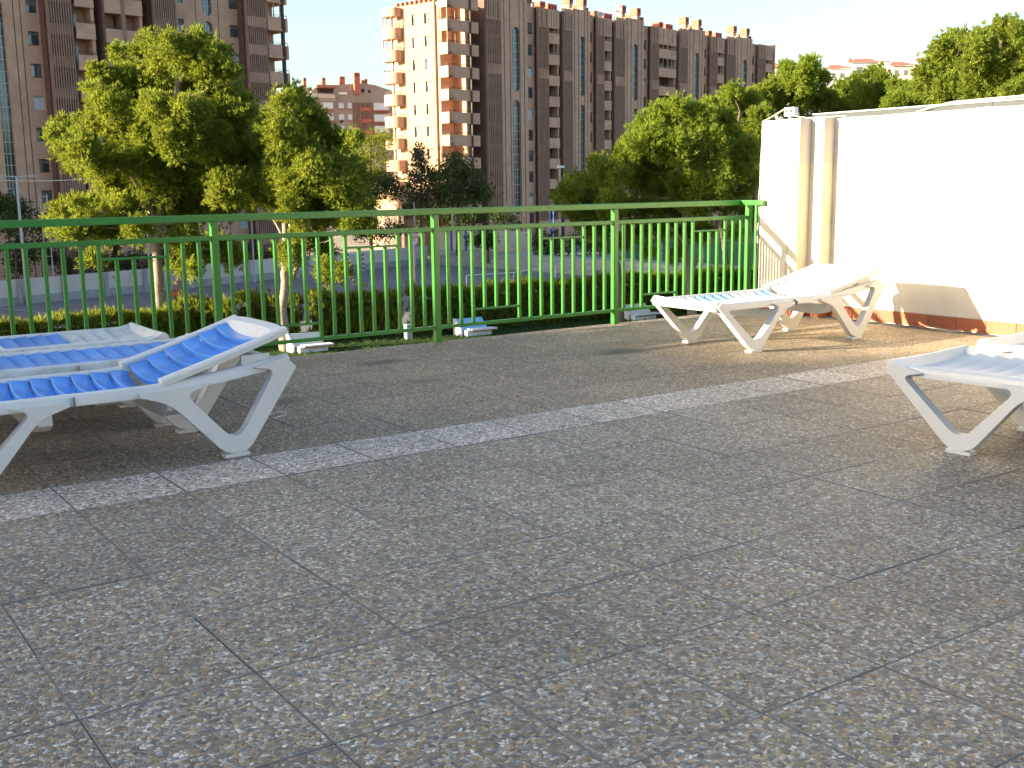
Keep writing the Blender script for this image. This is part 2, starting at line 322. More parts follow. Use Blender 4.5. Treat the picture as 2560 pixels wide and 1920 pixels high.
seg = [(8.352, -6.0, 6.965, 60), (8.21, 6.965, 7.115, 4), (8.06, 7.115, 7.575, 9)]
b = MB()
for (x, y0, y1, n) in seg: rough_top(b, x, 8.80, y0, y1, ZC, WT, n)
wpart(b, 'upper_plaster', GREIGE)
b = MB()
for (x, y0, y1, n) in seg: b.box(x - 0.0015, 8.80, y0, y1, -0.02, ZC)
wpart(b, 'lower_plaster', CREAM)
SK = 0.104
def tiles(p0, p1, nrm, step):
    p0, p1 = Vector(p0), Vector(p1); L = (p1 - p0).length; d = (p1 - p0) / L; n = max(1, round(L / step)); nv = Vector(nrm)
    for i in range(n):
        a, c = p0 + d * (L * i / n + 0.002), p0 + d * (L * (i + 1) / n - 0.002); t = 0.010 + random.uniform(-0.001, 0.001)
        b = MB(); b.prism([a, c, c + nv * t, a + nv * t], (0, 0, SK + random.uniform(-0.001, 0.001))); wpart(b, 'skirting_tile', TERRA, bevel=0.0015)
tiles((8.350, 6.955, 0), (8.350, 3.2, 0), (-1, 0, 0), 0.262)
tiles((8.350, 6.964, 0), (8.21, 6.964, 0), (0, -1, 0), 0.2); tiles((8.208, 7.104, 0), (8.208, 6.954, 0), (-1, 0, 0), 0.2)
tiles((8.207, 7.114, 0), (8.06, 7.114, 0), (0, -1, 0), 0.2); tiles((8.058, 7.575, 0), (8.058, 7.104, 0), (-1, 0, 0), 0.235)
b = MB()
for (x, y0, y1, n) in seg: b.box(x - 0.006, x, y0, y1, 0, SK + 0.006)
wpart(b, 'grout_bed', GROUT)
b = MB(); b.box(8.372, 8.52, -6, 7.22, WT - 0.02, WT + 0.040); b.box(8.368, 8.372, 5.42, 5.43, WT + 0.006, WT + 0.04)
wpart(b, 'metal_coping', plain('shaded_zinc', (0.040, 0.046, 0.050), 0.6, 0.2, 5, 0.05, 30, 0.3))  # side coloured dark as if shaded, below the paler cap
b = MB(); b.box(8.362, 8.53, -6, 7.24, WT + 0.0405, WT + 0.054)
wpart(b, 'coping_cap', ZINC, bevel=0.003)

# ------------------------------------------------------------------ green railing
rail = empty('terrace_railing', 'green painted metal railing along the terrace edge', 'railing', loc=(4.62, 7.81, 0))
RY = 7.81
def rpart(name, x0, x1, z0, z1, w, bev=0.003, y=RY, m=GREEN):
    b = MB(); b.box(x0 - 4.62, x1 - 4.62, y - w / 2 - 7.81, y + w / 2 - 7.81, z0, z1); return b.build(name, m, rail, bevel=bev)
POSTS = [-0.85, 0.98, 2.81, 4.62, 6.472, 8.155]
b = MB(); b.box(-3 - 4.62, 8.055 - 4.62, -0.03, 0.03, 1.022, 1.07); b.box(8.012 - 4.62, 8.056 - 4.62, -0.315, -0.031, 1.022, 1.07); b.build('handrail', GREEN, rail, bevel=0.004)
for p in POSTS: rpart('post', p - 0.025, p + 0.025, 0, 1.021, 0.05)
for a, c in zip(POSTS[:-1], POSTS[1:]):
    x0, x1 = a + 0.026, c - 0.026
    rpart('middle_rail', x0, x1, 0.888, 0.922, 0.034); rpart('bottom_rail', x0, x1, 0.106, 0.134, 0.034)
    w = (c - a) / 16; xs = [a + w * (i + 1) for i in range(15)]
    hb = 0.0125
    rpart('short_rail', xs[2] + hb + 0.001, xs[6] - hb - 0.001, 0.232, 0.249, 0.022); rpart('short_rail', xs[8] + hb + 0.001, xs[12] - hb - 0.001, 0.785, 0.801, 0.022)
    for i, x in enumerate(xs):
        z0, z1 = 0.1345, 0.8875
        if i in (3, 4, 5): z0 = 0.2495
        if i in (9, 10, 11): z1 = 0.7845
        rpart('baluster', x - hb, x + hb, z0, z1, 0.025, 0.0025)
b = MB(); b.box(8.262 - 4.62, 8.288 - 4.62, 0.0, 0.026, 0.0, 1.03); b.build('baluster', GREEN, rail, bevel=0.0025)
b = MB(); b.tube([(8.011 - 4.62, -0.29, 1.045), (8.006 - 4.62, -0.29, 1.045)], 0.006, 8); b.build('bolt', STEEL, rail)

# ------------------------------------------------------------------ loungers
LL, LW = 1.84, 0.34
def arc_path(pts, r=0.06, n=5):
    out = [Vector(pts[0])]
    for a, p, c in zip(pts[:-2], pts[1:-1], pts[2:]):
        a, p, c = Vector(a), Vector(p), Vector(c); d1 = (a - p).normalized(); d2 = (c - p).normalized()
        rr = min(r, (a - p).length * 0.45, (c - p).length * 0.45)
        for i in range(n + 1):
            t = i / n; q0 = p + d1 * rr; q1 = p + d2 * rr
            out.append(q0 * (1 - t) ** 2 + p * (2 * t * (1 - t)) + q1 * t * t)
    out.append(Vector(pts[-1])); return out
def channel(b, path, side, w0=0.052, w1=0.05, depth=0.05, inset=0.006):
    """C profile swept along a path in the s-z plane; side = +1/-1 outer face direction in t; path gives (s, t, z)"""
    k = len(path); prof_n = None; vs = []
    for i, p in enumerate(path):
        t = (path[min(i + 1, k - 1)] - path[max(i - 1, 0)]).normalized()
        nrm = Vector((-t.z, 0, t.x)); w = (w0 + 0.05 * abs(2 * i / (k - 1) - 1) ** 4) / 2
        prof = [(-w, -depth), (-w, 0), (-w + 0.009, 0), (-w + 0.011, -inset), (w - 0.011, -inset), (w - 0.009, 0), (w, 0), (w, -depth), (w - 0.006, -depth), (w - 0.006, -inset - 0.006), (-w + 0.006, -inset - 0.006), (-w + 0.006, -depth)]
        vs += [p + nrm * a + Vector((0, side * q, 0)) for a, q in prof]; prof_n = len(prof)
    fs = [(i * prof_n + j, i * prof_n + (j + 1) % prof_n, (i + 1) * prof_n + (j + 1) % prof_n, (i + 1) * prof_n + j) for i in range(k - 1) for j in range(prof_n)]
    fs += [tuple(range(prof_n)), tuple((k - 1) * prof_n + j for j in range(prof_n))]
    b.add(vs, fs)
def outline(pts):
    """closed (s, z, radius) outline with filleted corners"""
    out = []; k = len(pts)
    for i, (x, y, r) in enumerate(pts):
        p = Vector((x, y)); a = Vector(pts[i - 1][:2]); c = Vector(pts[(i + 1) % k][:2])
        if r <= 0: out.append(p); continue
        d1, d2 = a - p, c - p; rr = min(r, d1.length * 0.48, d2.length * 0.48); q0, q1 = p + d1.normalized() * rr, p + d2.normalized() * rr
        for j in range(7): t = j / 6; out.append(q0 * (1 - t) ** 2 + p * (2 * t * (1 - t)) + q1 * t * t)
    return out
def plate(b, pts, t0, t1, rim=0.0):
    """outline filled and given thickness across t (concave outlines are triangulated)"""
    from mathutils.geometry import tessellate_polygon
    P = outline(pts); n = len(P); tri = tessellate_polygon([[Vector((p.x, p.y, 0)) for p in P]])
    vs = [Vector((p.x, t0, p.y)) for p in P] + [Vector((p.x, t1, p.y)) for p in P]
    fs = [tuple(t) for t in tri] + [tuple(i + n for i in reversed(t)) for t in tri] + [(i, (i + 1) % n, n + (i + 1) % n, n + i) for i in range(n)]
    b.add(vs, fs)
FRONT_LEG = [(-0.006, 0.358, 0.008), (0.342, 0.0175, 0.07), (0.450, 0.0175, 0.06), (0.672, 0.290, 0.12), (0.80, 0.330, 0), (0.80, 0.348, 0), (0.56, 0.348, 0), (0.642, 0.320, 0.05), (0.397, 0.060, 0.085), (0.090, 0.328, 0.045), (0.19, 0.350, 0), (0.03, 0.388, 0.015)]
REAR_LEG = [(1.10, 0.348, 0), (1.10, 0.332, 0), (1.235, 0.288, 0.11), (1.484, 0.0175, 0.06), (1.592, 0.0175, 0.08), (1.855, 0.400, 0.012), (1.800, 0.452, 0.012), (1.64, 0.415, 0), (1.748, 0.396, 0.05), (1.540, 0.062, 0.10), (1.304, 0.326, 0.05), (1.44, 0.362, 0)]
def slat_mesh(b, s0, s1, half, sag, zf, thick, bow=0.018, n=12):
    """louvre-like slat dished across the bed: a crisp raised edge at the foot side, sloping down towards the head"""
    vs = []
    for i in range(n + 1):
        t = -half + 2 * half * i / n; k = 1 - abs(t / half) ** 2.4
        for (s, dz) in ((s0, -0.020), (s0, 0.009), (s0 + 0.004, 0.013), (s0 + 0.012, 0.012), (s1 - 0.01, -0.011), (s1, -0.015), (s1, -0.026)):
            ss = s - bow * k; vs.append((ss, t, zf(s) + dz * (0.35 + 0.65 * min(1, k * 2.5)) - sag * k))
    fs = []
    for i in range(n):
        a, c = i * 7, (i + 1) * 7
        fs += [(a + j, a + (j + 1) % 7, c + (j + 1) % 7, c + j) for j in range(7)]
    fs += [tuple(range(7)), tuple(n * 7 + j for j in range(7))]
    b.add(vs, fs)
def make_lounger(label, loc, rz, colours, back_colours, back_deg, frame_m=None, foot_rim=True):
    wm = frame_m or WPLAS
    root = empty('sun_lounger', label, 'sun lounger', 'plastic sun loungers on the terrace', loc, rz)
    def part(b, name, m, parent=root, **k): return b.build(name, m, parent, **k)
    # side rails, level from the foot and rising behind the hinge, with end rims and cross beams
    b = MB()
    for sd in (-1, 1):
        path = arc_path([(0.02, sd * LW, 0.352), (1.22, sd * LW, 0.352), (1.55, sd * LW, 0.392), (LL - 0.01, sd * LW, 0.435)], 0.2, 5)
        k = len(path); vs = []
        for i, p in enumerate(path):
            t = (path[min(i + 1, k - 1)] - path[max(i - 1, 0)]).normalized(); nz = Vector((-t.z, 0, t.x))
            prof = [(0, -0.026), (0, 0.012), (-0.006, 0.021), (-0.016, 0.026), (-0.040, 0.025), (-0.05, 0.016), (-0.052, 0.0), (-0.045, 0.002), (-0.012, 0.010), (-0.010, -0.026)]
            vs += [p + Vector((0, sd * q, 0)) + nz * a for q, a in prof]
        m_ = len(prof)
        b.add(vs, [(i * m_ + j, i * m_ + (j + 1) % m_, (i + 1) * m_ + (j + 1) % m_, (i + 1) * m_ + j) for i in range(k - 1) for j in range(m_)] + [tuple(range(m_)), tuple((k - 1) * m_ + j for j in range(m_))])
    part(b, 'side_frame', wm, smooth=True)
    b = MB()                                       # foot end bar, a raised dished rim
    n = 12; vs = []
    for i in range(n + 1):
        t = -LW + 2 * LW * i / n; kk = 1 - (t / LW) ** 2
        for (s, z) in ((0.0, 0.325), (-0.014, 0.35), (-0.004, 0.385), (0.012, 0.398), (0.03, 0.398), (0.055, 0.372), (0.125, 0.362), (0.125, 0.345)): vs.append((s - 0.012 * kk, t, z - (0.010 if z > 0.375 else 0.03 if s > 0.04 else 0) * kk))
    b.add(vs, [(i * 8 + j, i * 8 + (j + 1) % 8, (i + 1) * 8 + (j + 1) % 8, (i + 1) * 8 + j) for i in range(n) for j in range(8)] + [tuple(range(8)), tuple(n * 8 + j for j in range(8))])
    part(b, 'foot_bar', wm, smooth=True)
    b = MB()
    b.box(LL - 0.05, LL, -LW + 0.01, LW - 0.01, 0.385, 0.425)
    part(b, 'head_bar', wm, bevel=0.008)
    for sd in (-1, 1):
        b = MB(); b.box(0.8205, 0.822, sd * LW - 0.0005, sd * LW + sd * 0.0262, 0.322, 0.368) if sd > 0 else b.box(0.8205, 0.822, -LW - 0.0262, -LW + 0.0005, 0.322, 0.368)
        part(b, 'seam', SHUT)
    for s in (0.70, 1.26):                         # arched braces under the bed
        b = MB(); vs = []; n = 12
        for i in range(n + 1):
            t = -LW + 0.012 + 2 * (LW - 0.012) * i / n; kk = 1 - (t / LW) ** 2
            zz = 0.235 - 0.0 * kk + 0.055 * kk
            zt2 = 0.335 - 0.05 * min(1, kk * 2.2); zz = zt2 - 0.075; vs += [(s - 0.03, t, zt2), (s + 0.03, t, zt2), (s + 0.03, t, zz), (s - 0.03, t, zz)]
        b.add(vs, [(i * 4 + j, i * 4 + (j + 1) % 4, (i + 1) * 4 + (j + 1) % 4, (i + 1) * 4 + j) for i in range(n) for j in range(4)] + [(0, 1, 2, 3), tuple(n * 4 + j for j in range(4))])
        part(b, 'brace', wm, smooth=True)
    for sd in (-1, 1):
        for poly in (FRONT_LEG, REAR_LEG):
            b = MB(); plate(b, poly, sd * (LW - 0.030), sd * (LW + 0.0235))
            sc = 0.395 if poly is FRONT_LEG else 1.538
            b.box(sc - 0.062, sc + 0.058, min(sd * (LW - 0.034), sd * (LW + 0.027)), max(sd * (LW - 0.034), sd * (LW + 0.027)), 0.0, 0.0172)
            part(b, 'leg', wm, smooth=True, bevel=0.005)
    half = LW - 0.046
    n = len(colours); s_a, s_b = 0.118, 1.24; pitch = (s_b - s_a) / n
    for i, cm in enumerate(colours):
        b = MB(); slat_mesh(b, s_a + i * pitch, s_a + (i + 1) * pitch - 0.005, half, 0.042, lambda s: 0.366, 0.012)
        part(b, 'slat', cm, smooth=True)
    # backrest turning about its hinge
    H = Vector((1.245, 0, 0.372)); a = R(back_deg); ca, sa = math.cos(a), math.sin(a); BL = 0.615
    def T(x, y, z): return (H.x + x * ca - z * sa, y, H.z + x * sa + z * ca)
    br = MB()
    for sd in (-1, 1):
        vs = []; k = 9; prof = [(0, -0.012), (0.004, 0.012), (-0.006, 0.022), (-0.045, 0.022), (-0.055, 0.012), (-0.055, -0.006)]
        for i in range(k + 1):
            x = -0.03 + (BL + 0.03) * i / k; z = 0.020 * (1 - i / k) ** 2
            vs += [T(x, sd * (LW + 0.006 + q), z + w) for q, w in prof]
        m_ = len(prof)
        br.add(vs, [(i * m_ + j, i * m_ + (j + 1) % m_, (i + 1) * m_ + (j + 1) % m_, (i + 1) * m_ + j) for i in range(k) for j in range(m_)] + [tuple(range(m_)), tuple(k * m_ + j for j in range(m_))])
    n2 = 12; vs = []
    for i in range(n2 + 1):
        t = -LW - 0.004 + 2 * (LW + 0.004) * i / n2; kk = 1 - (t / (LW + 0.004)) ** 4
        for (x, z) in ((BL - 0.085, 0.004), (BL - 0.04, 0.022), (BL + 0.012, 0.018), (BL + 0.026, 0.0), (BL + 0.01, -0.016), (BL - 0.085, -0.012)): vs.append(T(x - 0.03 * (1 - kk), t, z - (0.03 * kk if x < BL - 0.06 else 0)))
    br.add(vs, [(i * 6 + j, i * 6 + (j + 1) % 6, (i + 1) * 6 + (j + 1) % 6, (i + 1) * 6 + j) for i in range(n2) for j in range(6)] + [tuple(range(6)), tuple(n2 * 6 + j for j in range(6))])
    brest = part(br, 'backrest', wm, smooth=True)
    n = len(back_colours); x0, x1 = 0.0, BL - 0.04; pitch = (x1 - x0) / n
    for i, cm in enumerate(back_colours):
        b = MB(); slat_mesh(b, x0 + i * pitch, x0 + (i + 1) * pitch - 0.005, half - 0.006, 0.034, lambda s: 0.014, 0.012)
        b.v = [T(*v) for v in b.v]; part(b, 'slat', cm, brest, smooth=True)
    if back_deg > 12:                              # ratchet stay that holds the back up
        for y in (-LW + 0.03, LW - 0.05): b = MB(); b.box(1.60, 1.74, y, y + 0.02, 0.41, 0.47); part(b, 'stay', wm)
    return root
X0, Y0 = 0.325, 5.39
W_, B_, Bf, Lb, Gp = WPLAS, BPLAS, BFADE, LBLUE, GREYP
make_lounger('blue slatted white lounger with raised back, nearest the camera on the left', (X0, Y0, 0), 0.0, [B_] * 12, [B_] * 6, 19.0)
make_lounger('flat lounger with faded blue slats, middle of the left row', (2.21, 6.30, 0), R(180), [Bf] * 12, [Bf] * 6, 7.0, GREYP)
make_lounger('flat lounger half white half blue slats, closest to the railing in the left row', (2.11, 7.11, 0), R(180), [Gp] * 4 + [Bf] * 4 + [Gp] * 4, [Gp] * 6, 7.0, GREYP)
make_lounger('sunlit white lounger with blue slat bands coloured sun-pale before the end wall', (5.765, 6.155, 0), 0.0, [W_, W_, W_, Lb, Lb, Lb, Lb, W_, W_, W_, Lb, Lb], [W_] * 6, 15.0)
make_lounger('white lounger at the right seen from its foot end, in shade', (4.86, 3.43, 0), R(-85), [W_, W_, W_, W_, W_, Bf, Bf, Bf, W_, W_, W_, W_], [W_] * 6, 12.0)
make_lounger('white lounger cut off by the right edge, foot end catching sun', (5.80, 3.56, 0), R(-86), [W_] * 12, [W_] * 6, 8.0)

# ------------------------------------------------------------------ small things on the terrace
p = on_z(690, 1043, 0)
b = MB(); b.tube([p + Vector((-0.035, 0.05, 0.004)), p + Vector((0.03, 0.045, 0.02)), p + Vector((0.065, 0.005, 0.022)), p + Vector((0.05, -0.03, 0.014)), p + Vector((-0.03, -0.035, 0.005))], 0.0024, 6)
tag(b.build('bent_wire', WHITEP, smooth=True), 'small bent piece of white wire lying on the pebble floor', 'wire')
sb = empty('socket_box', 'white twin socket box on top of the end wall corner', 'socket box', loc=(8.20, 7.36, WT))
b = MB(); b.box(-0.02, 0.04, -0.06, 0.06, 0.035, 0.115); b.build('casing', WHITEP, sb, bevel=0.006)
b = MB(); b.box(-0.012, 0.02, -0.012, 0.012, 0.0, 0.035); b.build('bracket', STEEL, sb)
for y in (-0.028, 0.028):
    b = MB(); b.tube([(-0.018, y, 0.08), (-0.026, y, 0.08)], 0.015, 10); b.build('socket', BLACK, sb)
b = MB(); b.tube([(8.19, 7.43, 1.90), (8.17, 7.50, 1.86), (8.10, 7.545, 1.815), (8.085, 7.59, 1.80), (8.085, 7.592, 1.6), (8.08, 7.60, 1.4)] + [(8.08 + 0.006 * math.sin(i * 1.7), 7.60 + 0.03 * i / 14 + 0.004 * math.sin(i * 2.3), 1.4 - 1.38 * i / 14) for i in range(1, 15)], 0.0075, 6)
tag(b.build('hanging_rope', ROPE, smooth=True), 'thin frayed rope hanging down the end of the white wall', 'rope')
b = MB(); b.tube([(8.057, 7.235 + 0.006 * math.sin(i * 1.3) - 0.02 * (1 - i / 20), 1.79 - 1.66 * i / 20) for i in range(21)], 0.0042, 6)
tag(b.build('wall_cable', ROPE, smooth=True), 'thin cable running down the stepped wall corner', 'cable')
b = MB(); b.tube([(8.345, 6.10, 1.80), (8.352, 5.98, 1.828), (8.385, 5.80, 1.862), (8.40, 5.55, 1.868), (8.41, 5.2, 1.872), (8.42, 4.95, 1.905), (8.44, 4.6, 1.97), (8.5, 4.1, 2.02), (8.56, 3.5, 1.87)], 0.0085, 7)
tag(b.build('coping_cable', CABLE, smooth=True), 'pale cable lying loosely over the metal coping of the wall', 'cable')
b = MB(); b.tube([(8.19, 7.31, 1.835), (8.24, 7.2, 1.812), (8.30, 7.05, 1.812), (8.36, 6.9, 1.812), (8.40, 6.8, 1.818)], 0.005, 6)
tag(b.build('socket_cable', CABLE, smooth=True), 'short cable trailing from the socket box along the wall top', 'cable')

# ------------------------------------------------------------------ facade builder
class Facade:
    """vertical facade: s along it, o outward (towards the terrace), z up; parts are named pieces under one building"""
    def __init__(s, root, org, ang, flip=1):
        s.root = root; s.o = Vector((org[0], org[1], 0)); s.d = Vector((*h2w(math.cos(ang), math.sin(ang)), 0))
        s.n = Vector((s.d.y, -s.d.x, 0)) * flip
    def P(s, a, o, z): return s.o + s.d * a + s.n * o + Vector((0, 0, z)) - s.root.location
    def B(s, v): return s.P(v.x, v.y, v.z)
    def su(s, u, v, off=0.0):       # where the sight line through (u, v) meets the plane at offset off
        d = ray(u, v); k = (s.o + s.n * off - CAMP).dot(s.n) / Vector((d.x, d.y, 0)).dot(s.n); p = CAMP + d * k - s.o
        return p.dot(s.d)
    def zu(s, u, v, off=0.0):
        d = ray(u, v); k = (s.o + s.n * off - CAMP).dot(s.n) / Vector((d.x, d.y, 0)).dot(s.n); return (CAMP + d * k).z
    def box(s, b, s0, s1, o0, o1, z0, z1, mi=0): return b.box(s0, s1, o0, o1, z0, z1, mi, s.B)
    def one(s, name, m, *a, parent=None):
        b = MB(); s.box(b, *a); return b.build(name, m, parent or s.root)
    def window(s, s0, s1, z0, z1, off, shut=0.3, curt=None):
        w = MB(); t = 0.07
        for a in ((s0, s1, off - 0.02, off + 0.05, z1 - t, z1), (s0, s1, off - 0.02, off + 0.05, z0, z0 + t), (s0, s0 + t, off - 0.02, off + 0.05, z0 + t, z1 - t), (s1 - t, s1, off - 0.02, off + 0.05, z0 + t, z1 - t), ((s0 + s1) / 2 - t / 2, (s0 + s1) / 2 + t / 2, off - 0.02, off + 0.06, z0 + t, z1 - t)): s.box(w, *a)
        f = w.build('window', DKBR if curt is None else WINDF, s.root)
        p = MB(); zs = z1 - t - (z1 - z0 - 2 * t) * shut; s.box(p, s0 + t, s1 - t, off - 0.03, off + 0.02, z0 + t, zs); p.build('pane', curt or GLASS, f)
        if shut > 0.02:
            p = MB(); s.box(p, s0 + t, s1 - t, off - 0.03, off + 0.035, zs, z1 - t); p.build('shutter', SHUT, f)
        return f
    def winwall(s, s0, s1, w0, w1, zb, zt, sills, hgt, m, off, thick=0.3, **kw):
        """solid strip with a window opening on every storey"""
        b = MB(); edges = []
        if w0 > s0 + 0.02: s.box(b, s0, w0, off - thick, off, zb, zt)
        if s1 > w1 + 0.02: s.box(b, w1, s1, off - thick, off, zb, zt)
        z = zb
        for zz in sorted(sills):
            s.box(b, w0, w1, off - thick, off, z, zz); z = zz + hgt
        s.box(b, w0, w1, off - thick, off, z, zt); b.build('wall', m, s.root)
        for zz in sills: s.window(w0 + 0.01, w1 - 0.01, zz + 0.01, zz + hgt - 0.01, off - 0.2, random.choice((0.05, 0.2, 0.3, 0.45, 0.9)), random.choice((None, None, CURT) if s.root.name == 'brick_tower' else (None, None, None, None, CURT)))
    def lattice(s, s0, s1, zb, zt, off, n, bands, m=BRICK2):
        """brick fins one beside the other with dark slots between them, closed by bands"""
        b = MB(); w = (s1 - s0) / n
        for i in range(n): s.box(b, s0 + w * (i + 0.38), s0 + w * (i + 1) - w * 0.10, off - 0.28, off, zb, zt)
        s.box(b, s0, s0 + w * 0.29, off - 0.3, off + 0.01, zb, zt)
        b.build('lattice', m, s.root)
        b = MB(); s.box(b, s0, s1, off - 0.6, off - 0.29, zb, zt); b.build('lattice_back', DARK, s.root)
        for (z0, z1, pr) in bands: s.one('band', BRICK, s0 + 0.001, s1 - 0.001, off - 0.285, off + pr, z0, z1)
    def stair(s, s0, s1, w0, w1, zb, zt, slots, off, m, teal=TEAL):
        """wall with tall round-ended glazed slots"""
        b = MB(); c = (w0 + w1) / 2; r = (w1 - w0) / 2
        s.box(b, s0, w0, off - 0.4, off, zb, zt); s.box(b, w1, s1, off - 0.4, off, zb, zt)
        z = zb
        for (z0, z1) in sorted(slots):
            s.box(b, w0, w1, off - 0.4, off, z, z0); z = z1
            for zc, sg in ((z0 + r, -1), (z1 - r, 1)):
                for sd in (-1, 1):
                    poly = [s.P(c + sd * r, off - 0.001, zc), s.P(c + sd * r, off - 0.001, zc + sg * r), s.P(c, off - 0.001, zc + sg * r)] + [s.P(c + sd * r * math.sin(t), off - 0.001, zc + sg * r * math.cos(t)) for t in [math.pi / 2 * k / 6 for k in range(1, 6)]]
                    b.prism(poly, s.n * -0.398)
        s.box(b, w0, w1, off - 0.4, off, z, zt); b.build('wall', m, s.root)
        for (z0, z1) in slots:
            f = MB(); n = max(2, round((z1 - z0) / 1.05))
            for i in range(1, n): s.box(f, w0, w1, off - 0.33, off - 0.27, z0 + (z1 - z0) * i / n - 0.03, z0 + (z1 - z0) * i / n + 0.03)
            for k in (1, 2): s.box(f, w0 + (w1 - w0) * k / 3 - 0.03, w0 + (w1 - w0) * k / 3 + 0.03, off - 0.332, off - 0.268, z0, z1)
            fo = f.build('stair_window', STEEL, s.root)
            p = MB(); s.box(p, w0, w1, off - 0.38, off - 0.31, z0, z1); p.build('pane', teal, fo)
    def balcony(s, s0, s1, z, off, deep=1.4, h=1.15, m=BRICK, fh=2.91, closed=False, door=None):
        b = MB(); s.box(b, s0, s1, off - 0.16, off, z - 0.28, z + h); s.box(b, s0 + 0.01, s1 - 0.01, off - deep, off - 0.161, z - 0.26, z - 0.02)
        r = b.build('balcony', m, s.root)
        q = MB()
        for zz in (0.12, 0.28): q.tube([s.P(s0 + 0.05, off - 0.08, z + h + zz), s.P(s1 - 0.05, off - 0.08, z + h + zz)], 0.025, 4)
        if closed:
            for k in range(3): s.box(q, s0 + (s1 - s0) * k / 2 - 0.05 + 0.05 * (1 - k), s0 + (s1 - s0) * k / 2 + 0.05 + 0.05 * (1 - k), off - 0.12, off - 0.04, z + h, z + fh - 0.285)
        q.build('rail', DKBR if not closed else BRICKL, r)
        d = MB(); a = s0 + (s1 - s0) * (0.08 if door is None else door); s.box(d, a, a + min(0.9, (s1 - s0) * 0.35), off - deep + 0.002, off - deep + 0.03, z, z + 2.1); d.build('door', random.choice((DARK, SHUT, GLASS, CURT)), r)
        return r

def rgt(a): return a[1] - a[0]
FH_ = 2.91
ANG = R(48.8)
# ------------------------------------------------------------------ left tower
c0 = (-45.2, 107.0)
tw = empty('brick_tower', 'tall dark brick apartment tower at the left, behind the big pine', 'apartment block', 'brick apartment blocks', (*h2w(*c0), ZG))
F = Facade(tw, h2w(*c0), ANG)
TT = 47.0
U = lambda u, v=170, off=0.0: F.su(u, v, off)
zsill0 = F.zu(90, 194); fhL = 2.9
sillsL = [zsill0 + fhL * k for k in range(-6, 12) if ZG + 1 < zsill0 + fhL * k < TT - 3]
# main body set back, extending left beyond the frame
F.one('body', BRICK, -19.6, U(706, 120, 1.5), -14, -1.45, ZG, TT); F.one('court_shade_wing', BRICK, -62, -19.61, -14, -1.4, ZG, 20)  # unseen low wing, added and sized to shade the court
sA0, sA1 = U(-14), U(26)
zarch = F.zu(0, -2)
F.stair(sA0 - 3.5, U(75), U(3, 298), U(31, 298), ZG, TT, [(F.zu(20, 500), zarch), (zarch + 1.3, TT - 2)], 0, BRICK)
F.one('wall', BRICK, -19.6, sA0 - 3.5, -1.4, 0, ZG, TT)
F.winwall(U(75), U(128, 170), U(78), U(105), ZG, TT, sillsL, 1.25, BRICK, -0.02)
for u in (45, 62): F.one('wall_joint', DKBR, U(u) - 0.04, U(u) + 0.04, 0.001, 0.012, ZG, TT)
off = 1.5
sl0, sl1 = U(129, 170, off), U(191, 170, off)
def bandsL(u, v, ht=1.02, pr=-0.10):
    z0 = F.zu(u, v, off); return [(z0 + fhL * k, z0 + fhL * k + ht, pr) for k in range(-8, 13) if ZG < z0 + fhL * k < TT - 1]
F.lattice(sl0, sl1, ZG, TT, off, 10, bandsL(160, 87, 0.98))
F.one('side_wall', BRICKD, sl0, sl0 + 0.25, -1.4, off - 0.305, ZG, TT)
F.one('pipe_shaft', DKBR, sl1 + 0.02, U(199, 170, off) - 0.03, off - 1.0, off - 0.35, ZG, TT)
def bal_bay(u0, u1, v, zt_v, deep=1.5, closed=lambda k: False, m=BRICK):
    a, c = U(u0, v, off), U(u1, v, off); z0 = F.zu((u0 + u1) / 2, zt_v, off) - 1.15
    F.one('back_wall', BRICK, a, c, off - deep - 0.3, off - deep, ZG, TT)
    for k in range(-9, 13):
        z = z0 + fhL * k
        if ZG + 0.5 < z < TT - 3: F.balcony(a, c, z, off, deep, 1.15, m, fhL, closed(k))
    return a, c
a, c = bal_bay(199, 246, 170, 138)
F.one('side_wall', BRICK, c - 0.3, c + 0.02, off - 1.5, off - 0.165, ZG, TT)
a, c = bal_bay(268, 309, 120, 73)
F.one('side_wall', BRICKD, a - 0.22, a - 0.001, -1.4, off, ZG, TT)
F.one('pier', BRICK2, c + 0.001, U(318, 120, off), off - 1.2, off + 0.06, ZG, TT)
a, c = bal_bay(318.3, 362, 120, 78)
F.one('side_wall', BRICK, c - 0.25, c + 0.02, off - 1.5, off - 0.165, ZG, TT)
sl0, sl1 = U(387, 80, off), U(444, 80, off)
F.lattice(sl0, sl1, ZG, TT, off, 11, bandsL(415, 70, 1.0))
F.one('side_wall', BRICKD, sl0, sl0 + 0.25, -1.4, off - 0.305, ZG, TT)
zs1 = F.zu(455, 80); sills1 = [zs1 + fhL * k for k in range(-9, 13) if ZG + 1 < zs1 + fhL * k < TT - 3]
F.winwall(sl1 - 1.2, U(461, 80), U(446, 70), U(460, 70), ZG, TT, sills1, 1.3, BRICK, 0.0)
za = F.zu(520, 53); zc = F.zu(520, 40)
F.stair(U(461, 80), U(574, 80), U(509, 80), U(533, 80), ZG, TT, [(za - 16, za), (zc, zc + 9.5), (zc + 10.7, TT - 2)], -0.001, BRICK)
zs2 = F.zu(586, 93); sills2 = [zs2 + fhL * k for k in range(-9, 13) if ZG + 1 < zs2 + fhL * k < TT - 3]
F.winwall(U(574, 80), U(619, 80), U(575.5, 80), U(597, 80), ZG, TT, sills2, 1.25, BRICK, -0.02)
for u in (492, 548): F.one('wall_joint', DKBR, U(u, 80) - 0.04, U(u, 80) + 0.04, 0.0, 0.012, ZG, TT)
sl0, sl1 = U(619, 120, off), U(670, 120, off)
F.lattice(sl0, sl1, ZG, TT, off, 10, bandsL(645, 67, 1.05, -0.02))
